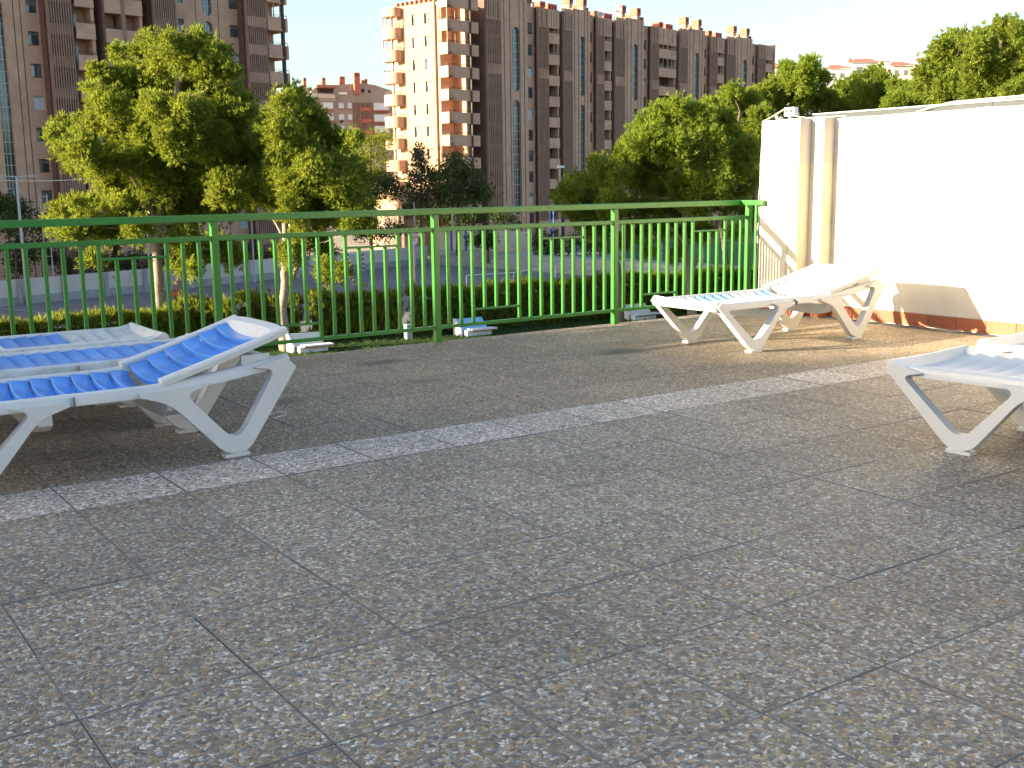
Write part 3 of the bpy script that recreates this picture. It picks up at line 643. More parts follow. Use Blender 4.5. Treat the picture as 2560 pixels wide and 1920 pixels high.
F.one('side_wall', BRICKD, sl0, sl0 + 0.25, -1.4, off - 0.305, ZG, TT)
F.one('pipe_shaft', DKBR, sl1 + 0.02, U(673, 120, off) - 0.02, off - 0.8, off - 0.3, ZG, TT)
a, c = bal_bay(673, 706, 120, 111, closed=lambda k: k == 1)
# balconies wrapping round the free corner
e1 = U(722, 120, off)
z0 = F.zu(716, 115, off) - 1.15
for k in range(-9, 13):
    z = z0 + fhL * k
    if not (ZG + 0.5 < z < TT - 3): continue
    b = MB(); F.box(b, c + 0.6, e1, off - 0.16, off, z - 0.28, z + 1.15); F.box(b, e1 - 0.16, e1, off - 3.2, off - 0.161, z - 0.28, z + 1.15); F.box(b, c + 0.1, e1 - 0.162, off - 3.2, off - 0.162, z - 0.26, z - 0.02)
    r = b.build('balcony', BRICK, tw)
    q = MB(); q.tube([F.P(c + 0.6, off - 0.08, z + 1.45), F.P(e1 - 0.08, off - 0.08, z + 1.45), F.P(e1 - 0.08, off - 3.0, z + 1.45)], 0.03, 4); q.tube([F.P(e1 - 0.08, off - 0.08, z + 1.15), F.P(e1 - 0.08, off - 0.08, z + 1.45)], 0.03, 4); q.build('rail', DKBR, r)
for (ua, ub) in ((270, 308), (320, 361)):
    b = MB(); a2, c2 = U(ua, 112, off), U(ub, 112, off); zt2, zb2 = F.zu((ua + ub) / 2, 103.5 + (ub - 308) * 0.05, off), F.zu((ua + ub) / 2, 116 + (ub - 308) * 0.05, off)
    for i in range(12):
        x0, x1 = a2 + (c2 - a2) * i / 12, a2 + (c2 - a2) * (i + 1) / 12
        b.prism([F.P(x0, off - 0.1, zt2), F.P(x0, off + 0.75, zb2 + 0.25), F.P(x0, off + 0.75, zb2), F.P(x0, off + 0.70, zb2), F.P(x0, off + 0.70, zb2 + 0.2), F.P(x0, off - 0.1, zt2 - 0.05)], F.d * (x1 - x0), i % 2)
    b.build('awning', [WHITEP, BRICKD], tw)
F.one('corner_post', DKBR, c + 0.25, c + 0.55, off - 0.5, off - 0.15, ZG, TT)

# ------------------------------------------------------------------ long brick block
c1 = (-7.55, 152.0)
lb = empty('brick_block', 'long buff brick apartment block with round corner balconies and roof chimneys', 'apartment block', 'brick apartment blocks', (*h2w(*c1), ZG))
F = Facade(lb, h2w(*c1), ANG)            # long shaded side, s from the corner to the right
E_ = Facade(lb, h2w(*c1), ANG + math.pi / 2, -1)   # sunlit end, s from the corner to the left
U = lambda u, v=120, off=0.0: F.su(u, v, off)
ZT = F.zu(1270, 4)
p_ = 1.1
Lend = U(1922, 250)
s_end = E_.su(985, 200)
E_.one('body', BRICKL, 1.9, s_end - 0.6, -14, -0.305, ZG, E_.zu(1010, 15) - 0.4)
F.one('body', BRICK, 2.2, Lend, -13.4, -1.65, ZG, ZT - 0.61)
zb0 = F.zu(1160, 53) - 1.3
lev = [zb0 - FH_ * k for k in range(0, 10)]
def module(s0, uA0, uA1, wide=False, last=False, first=False):
    pass
# feature edges measured on the second bay group, then repeated along the facade
def group(x, sc, k, first=False, twin=False):
    """x: start of the lattice wing, sc: scale along the facade"""
    e = [0.0]
    def w(a): e.append(e[-1] + a * sc); return e[-2], e[-1]
    # lattice wing
    a, c = w(3.9 if not first else 4.3)
    zt = ZT - 0.3
    bd = [(zt - 2.55, zt, 0.0), (zt - 9.6, zt - 8.25, 0.0)] + [(z - 0.55, z + 0.15, -0.12) for z in lev]
    F.lattice(x + a, x + c, ZG + 4, zt, p_, 9, bd)
    F.one('wing_base', BRICK, x + a, x + c, p_ - 0.6, p_ - 0.002, ZG, ZG + 4)
    for t in (0.2, 0.5, 0.8): F.one('wall_joint', DKBR, x + a + (c - a) * t - 0.05, x + a + (c - a) * t + 0.05, p_ + 0.001, p_ + 0.015, zt - 2.4, zt - 0.3)
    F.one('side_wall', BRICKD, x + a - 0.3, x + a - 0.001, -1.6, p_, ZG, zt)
    # pier, glazed stair, pier
    a, c = w(7.6)
    m0 = x + a + (c - a) * 0.40; m1 = m0 + 2.3 * sc
    zs = [ZT - 3.4 - 8.6, ZT - 3.4]; z2 = zs[0] - 1.15
    F.stair(x + a + 0.002, x + c, m0, m1, ZG, ZT + 0.35, [(zs[0], zs[1]), (ZG + 5.0, z2), (ZG + 1.2, ZG + 4.2)], p_ - 0.03, BRICK)
    for t in (0.10, 0.32, 0.68, 0.86): F.one('wall_joint', DKBR, x + a + (c - a) * t - 0.06, x + a + (c - a) * t + 0.06, p_ - 0.028, p_ - 0.01, ZG + 1, ZT + 0.2)
    F.one('side_wall', BRICK, x + c - 0.3, x + c - 0.002, -1.6, p_ - 0.44, ZG, ZT + 0.3)
    # recessed windows
    a, c = w(3.1)
    sl = [z + 0.75 for z in lev]
    F.winwall(x + a + 0.002, x + c + 0.4, x + a + 1.0 * sc, x + a + 2.6 * sc, ZG, zt, sl, 1.5, BRICK, 0.35, 0.3)
    # balcony bay, its near side slotted
    a, c = w(3.4)
    b = MB()
    for z in lev: F.box(b, x + a - 0.004, x + a + 0.3, 0.25, 0.42, z - 0.9, z + 1.2); F.box(b, x + a - 0.004, x + a + 0.3, 0.6, 0.77, z - 0.9, z + 1.2)
    b.build('side_slots', DARK, lb)
    F.one('side_wall', BRICK2, x + a, x + a + 0.28, -1.6, p_ - 0.305, ZG, zt)
    F.lattice(x + a, x + c, ZG + 4, zt, p_, 9, bd)
    F.one('wing_base', BRICK, x + a, x + c, p_ - 0.6, p_ - 0.002, ZG, ZG + 4)
    for t in (0.35, 0.8): F.one('wall_joint', DKBR, x + a + (c - a) * t - 0.05, x + a + (c - a) * t + 0.05, p_ + 0.001, p_ + 0.015, zt - 2.4, zt - 0.3)
    a, c = w(3.3 if not twin else 7.6)
    F.one('back_wall', DKBR, x + a, x + c, p_ - 1.7, p_ - 1.45, ZG, zt - 2.55)
    F.one('top_wall', BRICK, x + a + 0.001, x + c, p_ - 1.45, p_, zt - 2.57, zt)
    for t in (0.25, 0.5, 0.75): F.one('wall_joint', DKBR, x + a + (c - a) * t - 0.05, x + a + (c - a) * t + 0.05, p_ + 0.001, p_ + 0.015, zt - 2.3, zt - 0.2)
    for z in lev:
        for q in range(2 if twin else 1):
            a2 = a + (c - a) * q / (2 if twin else 1); c2 = a + (c - a) * (q + 1) / (2 if twin else 1)
            F.balcony(x + a2 + 0.002, x + c2 - 0.002, z, p_, 1.45, 1.15, BRICK, FH_, z > ZT - 9)
    F.one('side_wall', BRICK, x + c - 0.25, x + c, p_ - 1.45, p_ - 0.165, ZG, zt - 2.58)
    # parapet merlons and chimneys
    for t in range(7): F.one('parapet_pier', BRICK, x + e[1] * t / 7, x + e[1] * t / 7 + 0.35, p_ - 0.4, p_ + 0.05, zt + 0.001, zt + 0.45)
    for a, c, o, h in ((e[1] + 0.1 * sc, e[1] + 1.3 * sc, 0.4, 2.2), (e[2] - 1.5 * sc, e[2] - 0.3 * sc, 0.4, 2.2), (e[2] + 1.3, e[2] + 2.3, -2.6, 1.7), (e[3] + 0.8, e[3] + 1.8, -3.2, 1.9), (e[4] - 1.2, e[4] - 0.2, -2.0, 1.5), (e[4] + 1.2, e[4] + 2.3, -6, 2.5), (e[3] - 1.4, e[3] + 0.6, -7.2, 2.4), (e[1] - 2.0, e[1] - 1.0, -3.4, 1.6)):
        b = MB(); F.box(b, x + a, x + c, o - 1.2, o, ZT - 0.6, ZT + h * 0.5, 0)
        ch = b.build('chimney', BRICKL, lb)
        b = MB(); F.box(b, x + a - 0.12, x + c + 0.12, o - 1.32, o + 0.12, ZT + h * 0.5, ZT + h); b.build('chimney_head', REDBR, ch)
        b = MB()
        for t in range(3): F.box(b, x + a + (c - a) * (t + 0.2) / 3, x + a + (c - a) * (t + 0.7) / 3, o + 0.121, o + 0.13, ZT + h * 0.62, ZT + h * 0.9)
        b.build('chimney_slots', DARK, ch)
    F.one('ridge', ROOFT, x + 0.5, x + e[5], -9, -2.2, ZT - 0.595, ZT + 0.35)
    return e[-1]
xs_ = [U(1216, 120, p_), U(1409.5, 120, p_), U(1539, 120, p_), U(1699, 170, p_), U(1818, 170, p_), Lend]
for k in range(5):
    L = xs_[k + 1] - xs_[k]; tw_ = (k == 2); first = (k == 0)
    base = 3.9 + 7.6 + 3.1 + 3.4 + (7.6 if tw_ else 3.3) + (0.4 if first else 0)
    group(xs_[k], (L - 1.0) / base, k, first, tw_)
F.one('end_wall', BRICK, Lend - 0.3, Lend, -13, p_, ZG, ZT)
# corner balconies with a quarter round, one per floor
x1 = U(1197, 120, p_)
def round_bal(path, z0, z1, th, name='balcony', m=BRICKL, slab=True):
    b = MB(); n = len(path); vs = []
    ce = sum(path, Vector()) / n
    for i, p in enumerate(path):
        t = (path[min(i + 1, n - 1)] - path[max(i - 1, 0)]).normalized(); q = Vector((-t.y, t.x, 0))
        if q.dot(ce - p) < 0: q = -q
        vs += [p + Vector((0, 0, z0)), p + q * th + Vector((0, 0, z0)), p + q * th + Vector((0, 0, z1)), p + Vector((0, 0, z1))]
    fs = [(i * 4 + j, i * 4 + (j + 1) % 4, (i + 1) * 4 + (j + 1) % 4, (i + 1) * 4 + j) for i in range(n - 1) for j in range(4)] + [(0, 1, 2, 3), tuple((n - 1) * 4 + j for j in range(4))]
    b.add(vs, fs)
    if slab: b.prism([p + (ce - p) * 0.03 + Vector((0, 0, z0 + 0.02)) for p in path], (0, 0, 0.24))
    return b.build(name, m, lb, smooth=True)
def corner_path(rr=1.75, po=1.25, sl=None):
    a = E_.su(1119, 120, po); pts = [E_.P(a + 0.3, 0, 0), E_.P(a + 0.3, po * 0.6, 0), E_.P(a, po, 0)]
    # local axes: along the end (left) and along the facade (right)
    k0 = rr
    pts += [E_.P(k0 * (1 - i / 3) + a * 0 + (a - k0) * 0 if False else a - (a - k0 + p_) * (i / 3), po, 0) for i in range(1, 4)]
    cx = F.P(-po + rr, p_ - rr, 0); dL = -F.d; dF = F.n
    pts += [cx + dL * rr * math.cos(t) + dF * rr * math.sin(t) for t in [math.pi / 2 * i / 8 for i in range(1, 9)]]
    pts += [F.P(x1, p_, 0)]
    return pts
CP = corner_path()
ctr = sum(CP, Vector()) / len(CP)
for i, z in enumerate(lev):
    r = round_bal(CP, z - 0.28, z + 1.15, 0.16, 'balcony', BRICK)
    q = MB()
    for zz in (1.3, 1.45): q.tube([p + (ctr - p) * 0.03 + Vector((0, 0, z + zz)) for p in CP], 0.03, 4)
    q.build('rail', DKBR, r)
    if i < 2:
        for k in (2, 4, 6, 9, 12):
            q = MB(); q.tube([CP[k] + (ctr - CP[k]) * 0.03 + Vector((0, 0, z + 1.15)), CP[k] + (ctr - CP[k]) * 0.03 + Vector((0, 0, z + 2.62))], 0.07, 4); q.build('mullion', BRICKL, r)
round_bal(CP, lev[0] + FH_ - 0.28, lev[0] + FH_ + 3.0, 0.16, 'round_parapet', BRICK)
F.one('corner_back', BRICK, -0.2, x1, -1.75, -1.5, ZG, ZT - 0.62); F.one('corner_pier', BRICK, 2.2, 2.55, -1.48, p_ - 0.3, ZG, ZT - 0.63)
F.one('corner_pipe', DKBR, 2.75, 2.95, p_ + 0.02, p_ + 0.2, ZG, ZT)
for z in lev: F.one('pale_door', CURT, 2.58, 3.2, -1.0, -0.9, z, z + 2.1)  # curtain-white door on each corner balcony
# the sunlit end wall with two window columns
zt = E_.zu(1010, 15)
eW = [E_.su(u, 120) for u in (1045, 1031, 1078, 1062.5)]
zsE = E_.zu(1038, 63); sl = [zsE - FH_ * k for k in range(0, 10)]
eL, eR = s_end - 0.9, 2.6
E_.winwall(eR, (eW[0] + eW[3]) / 2, eW[2], eW[3], ZG, zt, [z + 0.0 for z in sl], 1.35, BRICKL, 0.0)
E_.winwall((eW[0] + eW[3]) / 2 + 0.001, eL, eW[0], eW[1], ZG, zt, sl, 1.35, BRICKL, -0.001)
for u in (1014, 1031, 1045.5, 1062, 1079, 1097): E_.one('wall_joint', DKBR, E_.su(u, 120) - 0.035, E_.su(u, 120) + 0.035, 0.001, 0.012, ZG + 3, zt)
E_.one('string_course', BRICK, eR, eL, 0.0, 0.03, E_.zu(1060, 145), E_.zu(1060, 145) + 0.12)
for i in range(9): E_.one('parapet_pier', REDBR, eR + (eL - eR) * i / 8 - 0.2, eR + (eL - eR) * i / 8 + 0.2, -0.5, 0.05, zt + 0.001, zt + 0.5)
# half-round balconies at the far corner of the end
bx0, bx1 = E_.su(998, 200, 0.8), E_.su(960, 200, 0.8)
for i, z in enumerate(lev):
    z = z - 0.15; cc = (bx0 + bx1) / 2; rr_ = (bx1 - bx0) / 2
    path = [E_.P(bx0, -0.4, 0), E_.P(bx0, 0.5, 0)] + [E_.P(cc - rr_ * math.cos(t), 0.5 + rr_ * 0.7 * math.sin(t), 0) for t in [math.pi * k / 10 for k in range(1, 10)]] + [E_.P(bx1, 0.5, 0), E_.P(bx1, -0.4, 0)]
    r = round_bal(path, z - 0.28, z + 1.2, 0.16, 'balcony', BRICK); ce = sum(path, Vector()) / len(path)
    q = MB()
    for zz in (1.4, 1.55): q.tube([p + (ce - p) * 0.04 + Vector((0, 0, z + zz)) for p in path], 0.035, 4)
    if i < 2:
        for k in (2, 4, 6, 8, 10): q.tube([path[k] + (ce - path[k]) * 0.04 + Vector((0, 0, z + 1.2)), path[k] + (ce - path[k]) * 0.04 + Vector((0, 0, z + 2.62))], 0.07, 4)
    q.build('rail', DKBR if i > 1 else BRICKL, r)
    if i == 0: round_bal([p for p in path], z + FH_ - 0.28, zt - 0.2, 0.16, 'round_parapet', BRICK)
E_.one('corner_pipe', DKBR, bx1 - 1.6, bx1 - 1.45, 0.3, 0.45, ZG, ZT - 1)
# podium with a railing in front of the end
pz = E_.zu(1000, 483, 5)
E_.one('podium', BRICKL, 3.4, E_.su(925, 500, 6), -2, 6, ZG, pz)
q = MB()
for zz in (0.35, 0.7, 1.0): q.tube([E_.P(3.4, 5.8, pz + zz), E_.P(E_.su(925, 500, 6), 5.8, pz + zz)], 0.035, 4)
for i in range(14): a = 3.4 + (E_.su(925, 500, 6) - 3.4) * i / 13; q.tube([E_.P(a, 5.8, pz), E_.P(a, 5.8, pz + 1.0)], 0.035, 4)
q.build('podium_rail', STEEL, lb)
for u in (968, 985, 1003):
    a = E_.su(u, 550, 6); E_.one('gate', DKBR, a - 0.55, a + 0.55, 6.001, 6.05, ZG + 0.5, E_.zu(u, 536, 6))
# dishes and a mast on the roof
for (u, v, r) in ((1502, 32, 0.72), (1541, 28, 0.78)):
    ce = at(u, v, 178); b = MB(); ax = (CAMP - ce).normalized(); ax = (ax + Vector((-0.3, 0, 0.35))).normalized(); e1_ = ax.orthogonal().normalized(); e2_ = ax.cross(e1_); vs = []
    for j in range(5):
        for k in range(16): t = 2 * math.pi * k / 16; rr_ = r * j / 4; vs.append(ce + (e1_ * math.cos(t) + e2_ * math.sin(t)) * rr_ + ax * (rr_ * rr_ * 0.28) - lb.location)
    b.add(vs, [(j * 16 + k, j * 16 + (k + 1) % 16, (j + 1) * 16 + (k + 1) % 16, (j + 1) * 16 + k) for j in range(4) for k in range(16)])
    b.tube([ce - lb.location, ce + ax * r * 1.0 - lb.location], 0.12, 5); b.tube([ce - lb.location, ce - Vector((0, 0, r * 1.8)) - lb.location], 0.16, 5)
    b.build('satellite_dish', STEEL, lb, smooth=True)
b = MB(); m0 = at(1537, 30, 180) - lb.location; b.tube([m0, m0 + Vector((0, 0, 5))], 0.05, 4)
for zz in (2.6, 3.4): b.tube([m0 + Vector((-0.7, 0, zz)), m0 + Vector((0.7, 0.3, zz))], 0.03, 4)
b.build('mast', STEEL, lb)

# ------------------------------------------------------------------ grey block far behind, between the two
Db = 278.0
bb = empty('grey_brick_house', 'grey brick apartment building with tall red chimneys, seen in the gap between the towers', 'apartment block', 'brick apartment blocks', (*h2w(-45, Db), ZG))
G_ = Facade(bb, h2w(-42.4, Db), R(22))
gu = lambda u, o=0: G_.su(u, 280, o); gz = lambda v, o=0: G_.zu(850, v, o)
b = MB(); b.prism([G_.P(gu(752), 0, ZG), G_.P(gu(752), 0, gz(260)), G_.P(gu(792), 0, gz(218)), G_.P(gu(838), 0, gz(213)), G_.P(gu(910), 0, gz(207)), G_.P(gu(940), 0, gz(211)), G_.P(gu(985), 0, gz(226)), G_.P(gu(985), 0, ZG)], G_.n * -14)
b.build('body', BRICKG, bb)
b = MB(); b.prism([G_.P(gu(716), -2, ZG), G_.P(gu(716), -2, gz(225)), G_.P(gu(770), -2, gz(218)), G_.P(gu(794), -2, gz(222)), G_.P(gu(794), -2, ZG)], G_.n * -14); b.build('left_wing', BRICKG, bb)
G_.one('roof_edge', ROOFT, gu(792), gu(839), 0.01, 1.2, gz(221), gz(214)); G_.one('loggia', DARK, gu(796), gu(836), 0.005, 0.02, gz(233), gz(221.5))
G_.one('sill_light', WHITEP, gu(849), gu(869), 0.01, 0.4, gz(236), gz(231))
for (u0, u1, v0, v1, o) in ((771, 778, 192, 220, -4), (816, 824, 192, 218, -3), (860, 873, 188, 212, -3), (885.5, 899.5, 182, 236, 1.3), (904, 911, 199, 208, -5), (917, 924, 195, 210, -4), (925, 932, 192, 210, -4)):
    b = MB(); G_.box(b, gu(u0), gu(u1), o - 1.1, o, gz(v1), gz(v0)); ch = b.build('chimney', REDBR, bb)
    b = MB()
    for t in range(3): G_.box(b, gu(u0) + (gu(u1) - gu(u0)) * (t + 0.25) / 3, gu(u0) + (gu(u1) - gu(u0)) * (t + 0.75) / 3, o + 0.001, o + 0.02, gz(v0 + (v1 - v0) * 0.28 if v1 - v0 < 40 else v0 + 9), gz(v0 + 2))
    b.build('chimney_slots', DARK, ch)
for (u0, u1, v0, v1, bay) in [(a, c, v + q, v + q + h, bay) for v, q in ((257, 0), (286, 0), (315, 0)) for a, c, h, bay in ((801, 830, 16, 1), (847, 860, 14, 0), (870, 880, 14, 0), (934, 969, 18, 1))]:
    o = 1.4 if bay else 0.02
    b = MB(); G_.box(b, gu(u0), gu(u1), o - 1.38 if bay else -0.05, o, gz(v1), gz(v0)); w = b.build('window', WINDF, bb)
    b = MB(); G_.box(b, gu(u0) - 0.15, gu(u1) + 0.15, 0.001, o + 0.15, gz(v1 + 3), gz(v1) - 0.01); b.build('window_sill', REDBR, w)
    b = MB(); nn = 3 if bay else 1
    for t in range(nn): G_.box(b, gu(u0) + (gu(u1) - gu(u0)) * (t + 0.08) / nn, gu(u0) + (gu(u1) - gu(u0)) * (t + 0.92) / nn, o + 0.001, o + 0.02, gz(v1 - 1), gz(v0 + 1.5))
    b.build('pane', CURT, w)
b = MB()
for u in range(884, 900, 3): G_.box(b, gu(u), gu(u) + 0.15, 0.02, 0.5, gz(352), gz(256))
for u in range(901, 929, 3): G_.box(b, gu(u), gu(u) + 0.15, 0.02, 0.3, gz(352), gz(256))
b.build('lattice', BRICK2, bb); G_.one('lattice_back', DARK, gu(883), gu(929), 0.005, 0.018, gz(352), gz(256))
for v in (268, 297, 326): G_.one('band', REDBR, gu(901), gu(929), 0.02, 0.42, gz(v + 9), gz(v))
for (u0, u1, v0, v1) in ((905, 913, 221, 230), (922, 928, 224, 231)): G_.one('window', DARK, gu(u0), gu(u1), 0.001, 0.05, gz(v1), gz(v0))
for (u0, u1) in ((795, 836), (768, 794)):
    b = MB(); b.prism([G_.P(gu(u0), 0.01, gz(256)), G_.P(gu(u0), 1.6, gz(256)), G_.P(gu(u0), 1.6, gz(246)), G_.P(gu(u0), 0.01, gz(233))], G_.d * (gu(u1) - gu(u0))); b.build('sloped_roof', BRICKG, bb)

# ------------------------------------------------------------------ pale houses on the far rise
def house(u0, u1, v0, v1, depth, label, roof=True, m=WHITEP, dep=9):
    f0 = at(u0, v1, depth); root = empty('white_house', label, 'house', 'pale houses on the far rise', (f0.x, f0.y, 0)); H_ = Facade(root, h2w(0, depth), 0.0)
    a, c = H_.su(u0, v0), H_.su(u1, v0); zt = H_.zu((u0 + u1) / 2, v0 + (6 if roof else 0))
    H_.one('wall', m, a, c, -dep, 0, ZG, zt)
    if roof:
        b = MB(); zr = H_.zu((u0 + u1) / 2, v0); b.prism([H_.P(a - 0.5, 0.6, zt), H_.P(c + 0.5, 0.6, zt), H_.P(c - (c - a) * 0.3, -dep / 2, zr + 0.6), H_.P(a + (c - a) * 0.3, -dep / 2, zr + 0.6)], (0, 0, 0.25)); b.build('roof', ROOFT, root)
    for i in range(2):
        s0 = a + (c - a) * (0.2 + 0.4 * i); b = MB(); H_.box(b, s0, s0 + (c - a) * 0.16, -0.05, 0.03, zt - 2.6, zt - 1.2); b.build('window', SHUT, root)
    return H_, root
house(1926, 1958, 162, 230, 300, 'pale house with small red roof just right of the long brick block')
house(2070, 2126, 166, 240, 330, 'white house with two red tiled roof slopes rising behind the pines')
H_, r_ = house(2122, 2218, 150, 240, 345, 'big white house with a square tower and a chimney on the far rise')
H_.one('tower', WHITEP, H_.su(2196, 150), H_.su(2226, 150), -5, 0.5, H_.zu(2200, 170), H_.zu(2200, 138)); H_.one('chimney', REDBR, H_.su(2130, 150), H_.su(2137, 150), -4, -3, H_.zu(2130, 165), H_.zu(2130, 143))
house(2226, 2284, 158, 240, 320, 'cream house with a wide flat red roof edge between the pines', m=CREAM)
house(2290, 2345, 147, 240, 350, 'small white house half hidden by the tall pines at the right')

# ------------------------------------------------------------------ court surroundings
wp = [on_z(u, v, ZG) for u, v in ((-120, 781), (0, 762), (139, 751.5), (320, 733), (522, 713.6), (640, 702), (955, 674), (1070, 660))]
A0, A1 = Vector(wp[0]), Vector(wp[-1]); dW = (A1 - A0).normalized(); LWal = (A1 - A0).length; nW = Vector((dW.y, -dW.x, 0))
cw = empty('court_wall', 'long cream court wall with grey base and pilasters along the far side', 'wall', loc=A0)
def wl(b, s0, s1, o0, o1, z0, z1): return b.box(s0, s1, o0, o1, z0, z1, 0, lambda v: dW * v.x + nW * v.y + Vector((0, 0, v.z - ZG)))
b = MB(); wl(b, 0, LWal, -0.25, 0, ZG + 0.75, ZG + 2.15); b.build('upper_wall', CWALL, cw)
b = MB(); wl(b, 0, LWal, -0.25, 0.04, ZG, ZG + 0.75); b.build('base', CONC, cw)
for i in range(int(LWal / 4.1)):
    b = MB(); wl(b, 1.5 + i * 4.1, 1.85 + i * 4.1, 0.0405, 0.2, ZG, ZG + 2.17); b.build('pilaster', CONC, cw)
# stepped stand at the right end of the court
st = empty('concrete_stand', 'grey concrete stand of three long steps at the end of the court', 'stand', loc=A1)
d2 = (on_z(1380, 683, ZG) - A1); d2.z = 0; d2.normalize(); n2_ = Vector((d2.y, -d2.x, 0)); n2_ = n2_ if n2_.dot(CAMP - A1) > 0 else -n2_
for i in range(3):
    b = MB(); b.box(-1, 75, -0.9 * (i + 1) - (3 if i == 2 else 0), -0.9 * i, 0, 0.5 * (i + 1), 0, lambda v: d2 * v.x + n2_ * v.y + Vector((0, 0, v.z))); b.build('step', CONC, st, bevel=0.03)
# ground behind the stand and a ribbed fence wall
b = MB()
fw0, fw1 = at(1085, 612, 140), at(1330, 640, 132)
fw = empty('ribbed_wall', 'pale wall with horizontal ribs behind the stand', 'wall', loc=(fw0.x, fw0.y, ZG))
dv = (fw1 - fw0); dv.z = 0; Lf = dv.length; dv.normalize(); nv_ = Vector((dv.y, -dv.x, 0)); nv_ = nv_ if nv_.dot(CAMP - fw0) > 0 else -nv_
for i in range(9):
    b = MB(); b.box(0, Lf, -0.2, 0.02 * (i % 2) , 1.4 + i * 0.27, 1.4 + (i + 1) * 0.27 - 0.015, 0, lambda v: dv * v.x + nv_ * v.y + Vector((0, 0, v.z))); b.build('rib', CWALL, fw)
b = MB(); b.box(0, Lf, -0.22, -0.1, 0, 3.8, 0, lambda v: dv * v.x + nv_ * v.y + Vector((0, 0, v.z))); b.build('backing', CONC, fw)
SCREEN = plain('green_screen', (0.035, 0.10, 0.085), 0.8, 0.15, 1.0)
gs = empty('windscreen_fence', 'dark green windscreen fence behind the right end of the court', 'fence', loc=at(1640, 660, 112))
s0_, s1_ = at(1560, 664, 118), at(1990, 664, 100); ds = (s1_ - s0_); ds.z = 0; Ls = ds.length; ds.normalize()
zg0, zg1 = at(1750, 660, 110).z, at(1750, 603, 110).z
b = MB(); b.box(0, Ls, -0.02, 0.02, zg0, zg1, 0, lambda v: s0_ * 1 + ds * v.x + Vector((-ds.y, ds.x, 0)) * v.y - gs.location + Vector((0, 0, v.z - s0_.z))); b.build('screen', SCREEN, gs)
for i in range(9):
    b = MB(); p0 = s0_ + ds * (Ls * i / 8) - gs.location; b.tube([p0 + Vector((0, 0, ZG - s0_.z)), p0 + Vector((0, 0, zg1 - s0_.z + 0.2))], 0.05, 6); b.build('post', STEEL, gs)

def lamp_pole(u, vt, vb, depth, label, r=0.10, head='arm', m=STEEL):
    p0 = at(u[1], vb, depth); zt = at(u[0], vt, depth).z
    root = empty('light_pole', label, 'light pole', 'light poles round the court', (p0.x, p0.y, ZG))
    h = zt - ZG; b = MB(); b.tube([(0, 0, 0), (0, 0, h)], [r, r * 0.7], 8); b.build('pole', m, root, smooth=True)
    if head == 'arm':
        b = MB(); b.tube([(-1.2, 0.3, h + 0.05), (1.2, -0.3, h + 0.05)], 0.05, 6); b.build('cross_arm', m, root)
        for sx in (-1, 1): b = MB(); b.box(sx * 1.2 - 0.25, sx * 1.2 + 0.25, -0.25, 0.15, h + 0.0, h + 0.14); b.build('lamp', m, root)
    elif head == 'box':
        b = MB(); b.box(-0.3, 0.5, -0.25, 0.2, h, h + 0.28); b.build('lamp', WHITEP, root, bevel=0.03)
    return root
lamp_pole((44, 69), 443, 757, 93.0, 'grey floodlight pole with a double arm at the far left', 0.14)
lamp_pole((374, 377), 520, 715, 101, 'thin grey pole behind the trunk of the big pine', 0.10, None)
lamp_pole((1037, 1039), 505, 655, 132, 'grey pole behind the loudspeaker horn', 0.11, None)
lamp_pole((1131, 1133), 400, 628, 142, 'tall slim pole in front of the dark cedar', 0.12, 'box')
lamp_pole((1400, 1401), 420, 600, 140, 'lamp pole left of the right pine group', 0.12, 'box')
lamp_pole((635, 636), 545, 690, 112, 'thin pole left of the forked pine trunk', 0.09, None)
b = MB(); b.tube([at(-60 + 34 * i, 449 - 0.3 * i, 93) + Vector((0, 0, -0.15 * math.sin(math.pi * i / 9))) for i in range(10)], 0.035, 4)
tag(b.build('overhead_wire', STEEL, smooth=True), 'thin pale wire running from the left floodlight pole across the tower', 'wire')
lm = empty('lattice_mast', 'rusty lattice mast standing against the court wall', 'mast', loc=(*on_z(139, 752, ZG).xy, ZG))
b = MB()
for dx in (-0.55, 0.0): b.tube([(dx, 0, 0), (dx, 0, 9.0)], 0.05, 6); 
b.build('leg', STEEL, lm)
for i in range(9): b = MB(); b.tube([(-0.55, 0, 0.8 + i), (0, 0, 0.8 + i)], 0.025, 5); b.build('rung', STEEL, lm)

def pole_thing(name, label, cat, u, vt, vb, depth, r, m, group=None):
    p0 = at(u, vb, depth); zt = at(u, vt, depth).z; b = MB(); b.tube([(0, 0, 0), (0, 0, zt - p0.z)], r, 8); o = b.build(name, m, None, smooth=True, loc=p0); return tag(o, label, cat, group)
for u, vt, vb, lbl in ((1129, 568, 628, 'blue post just left of the slim pole on the stand'), (1165, 570, 628, 'blue post right of the slim pole on the stand'), (1440, 596, 640, 'blue post before the green bushes at the right pines')):
    pole_thing('blue_post', lbl, 'post', u, vt, vb, 136, 0.14, BLUE, 'blue posts behind the stand')
bf = empty('goal_frame', 'blue steel frame standing beside the right lamp pole', 'frame', loc=at(1380, 582, 150))
b = MB(); zt = at(1380, 524, 150).z - bf.location.z
for dx in (-0.28, 0.28): b2 = MB(); b2.tube([(dx, 0, -3), (dx, 0, zt)], 0.09, 6); b2.build('upright', BLUE, bf)
for zz in (0.2, 1.2, zt): b2 = MB(); b2.tube([(-0.28, 0, zz), (0.28, 0, zz)], 0.07, 6); b2.build('crosspiece', BLUE, bf)

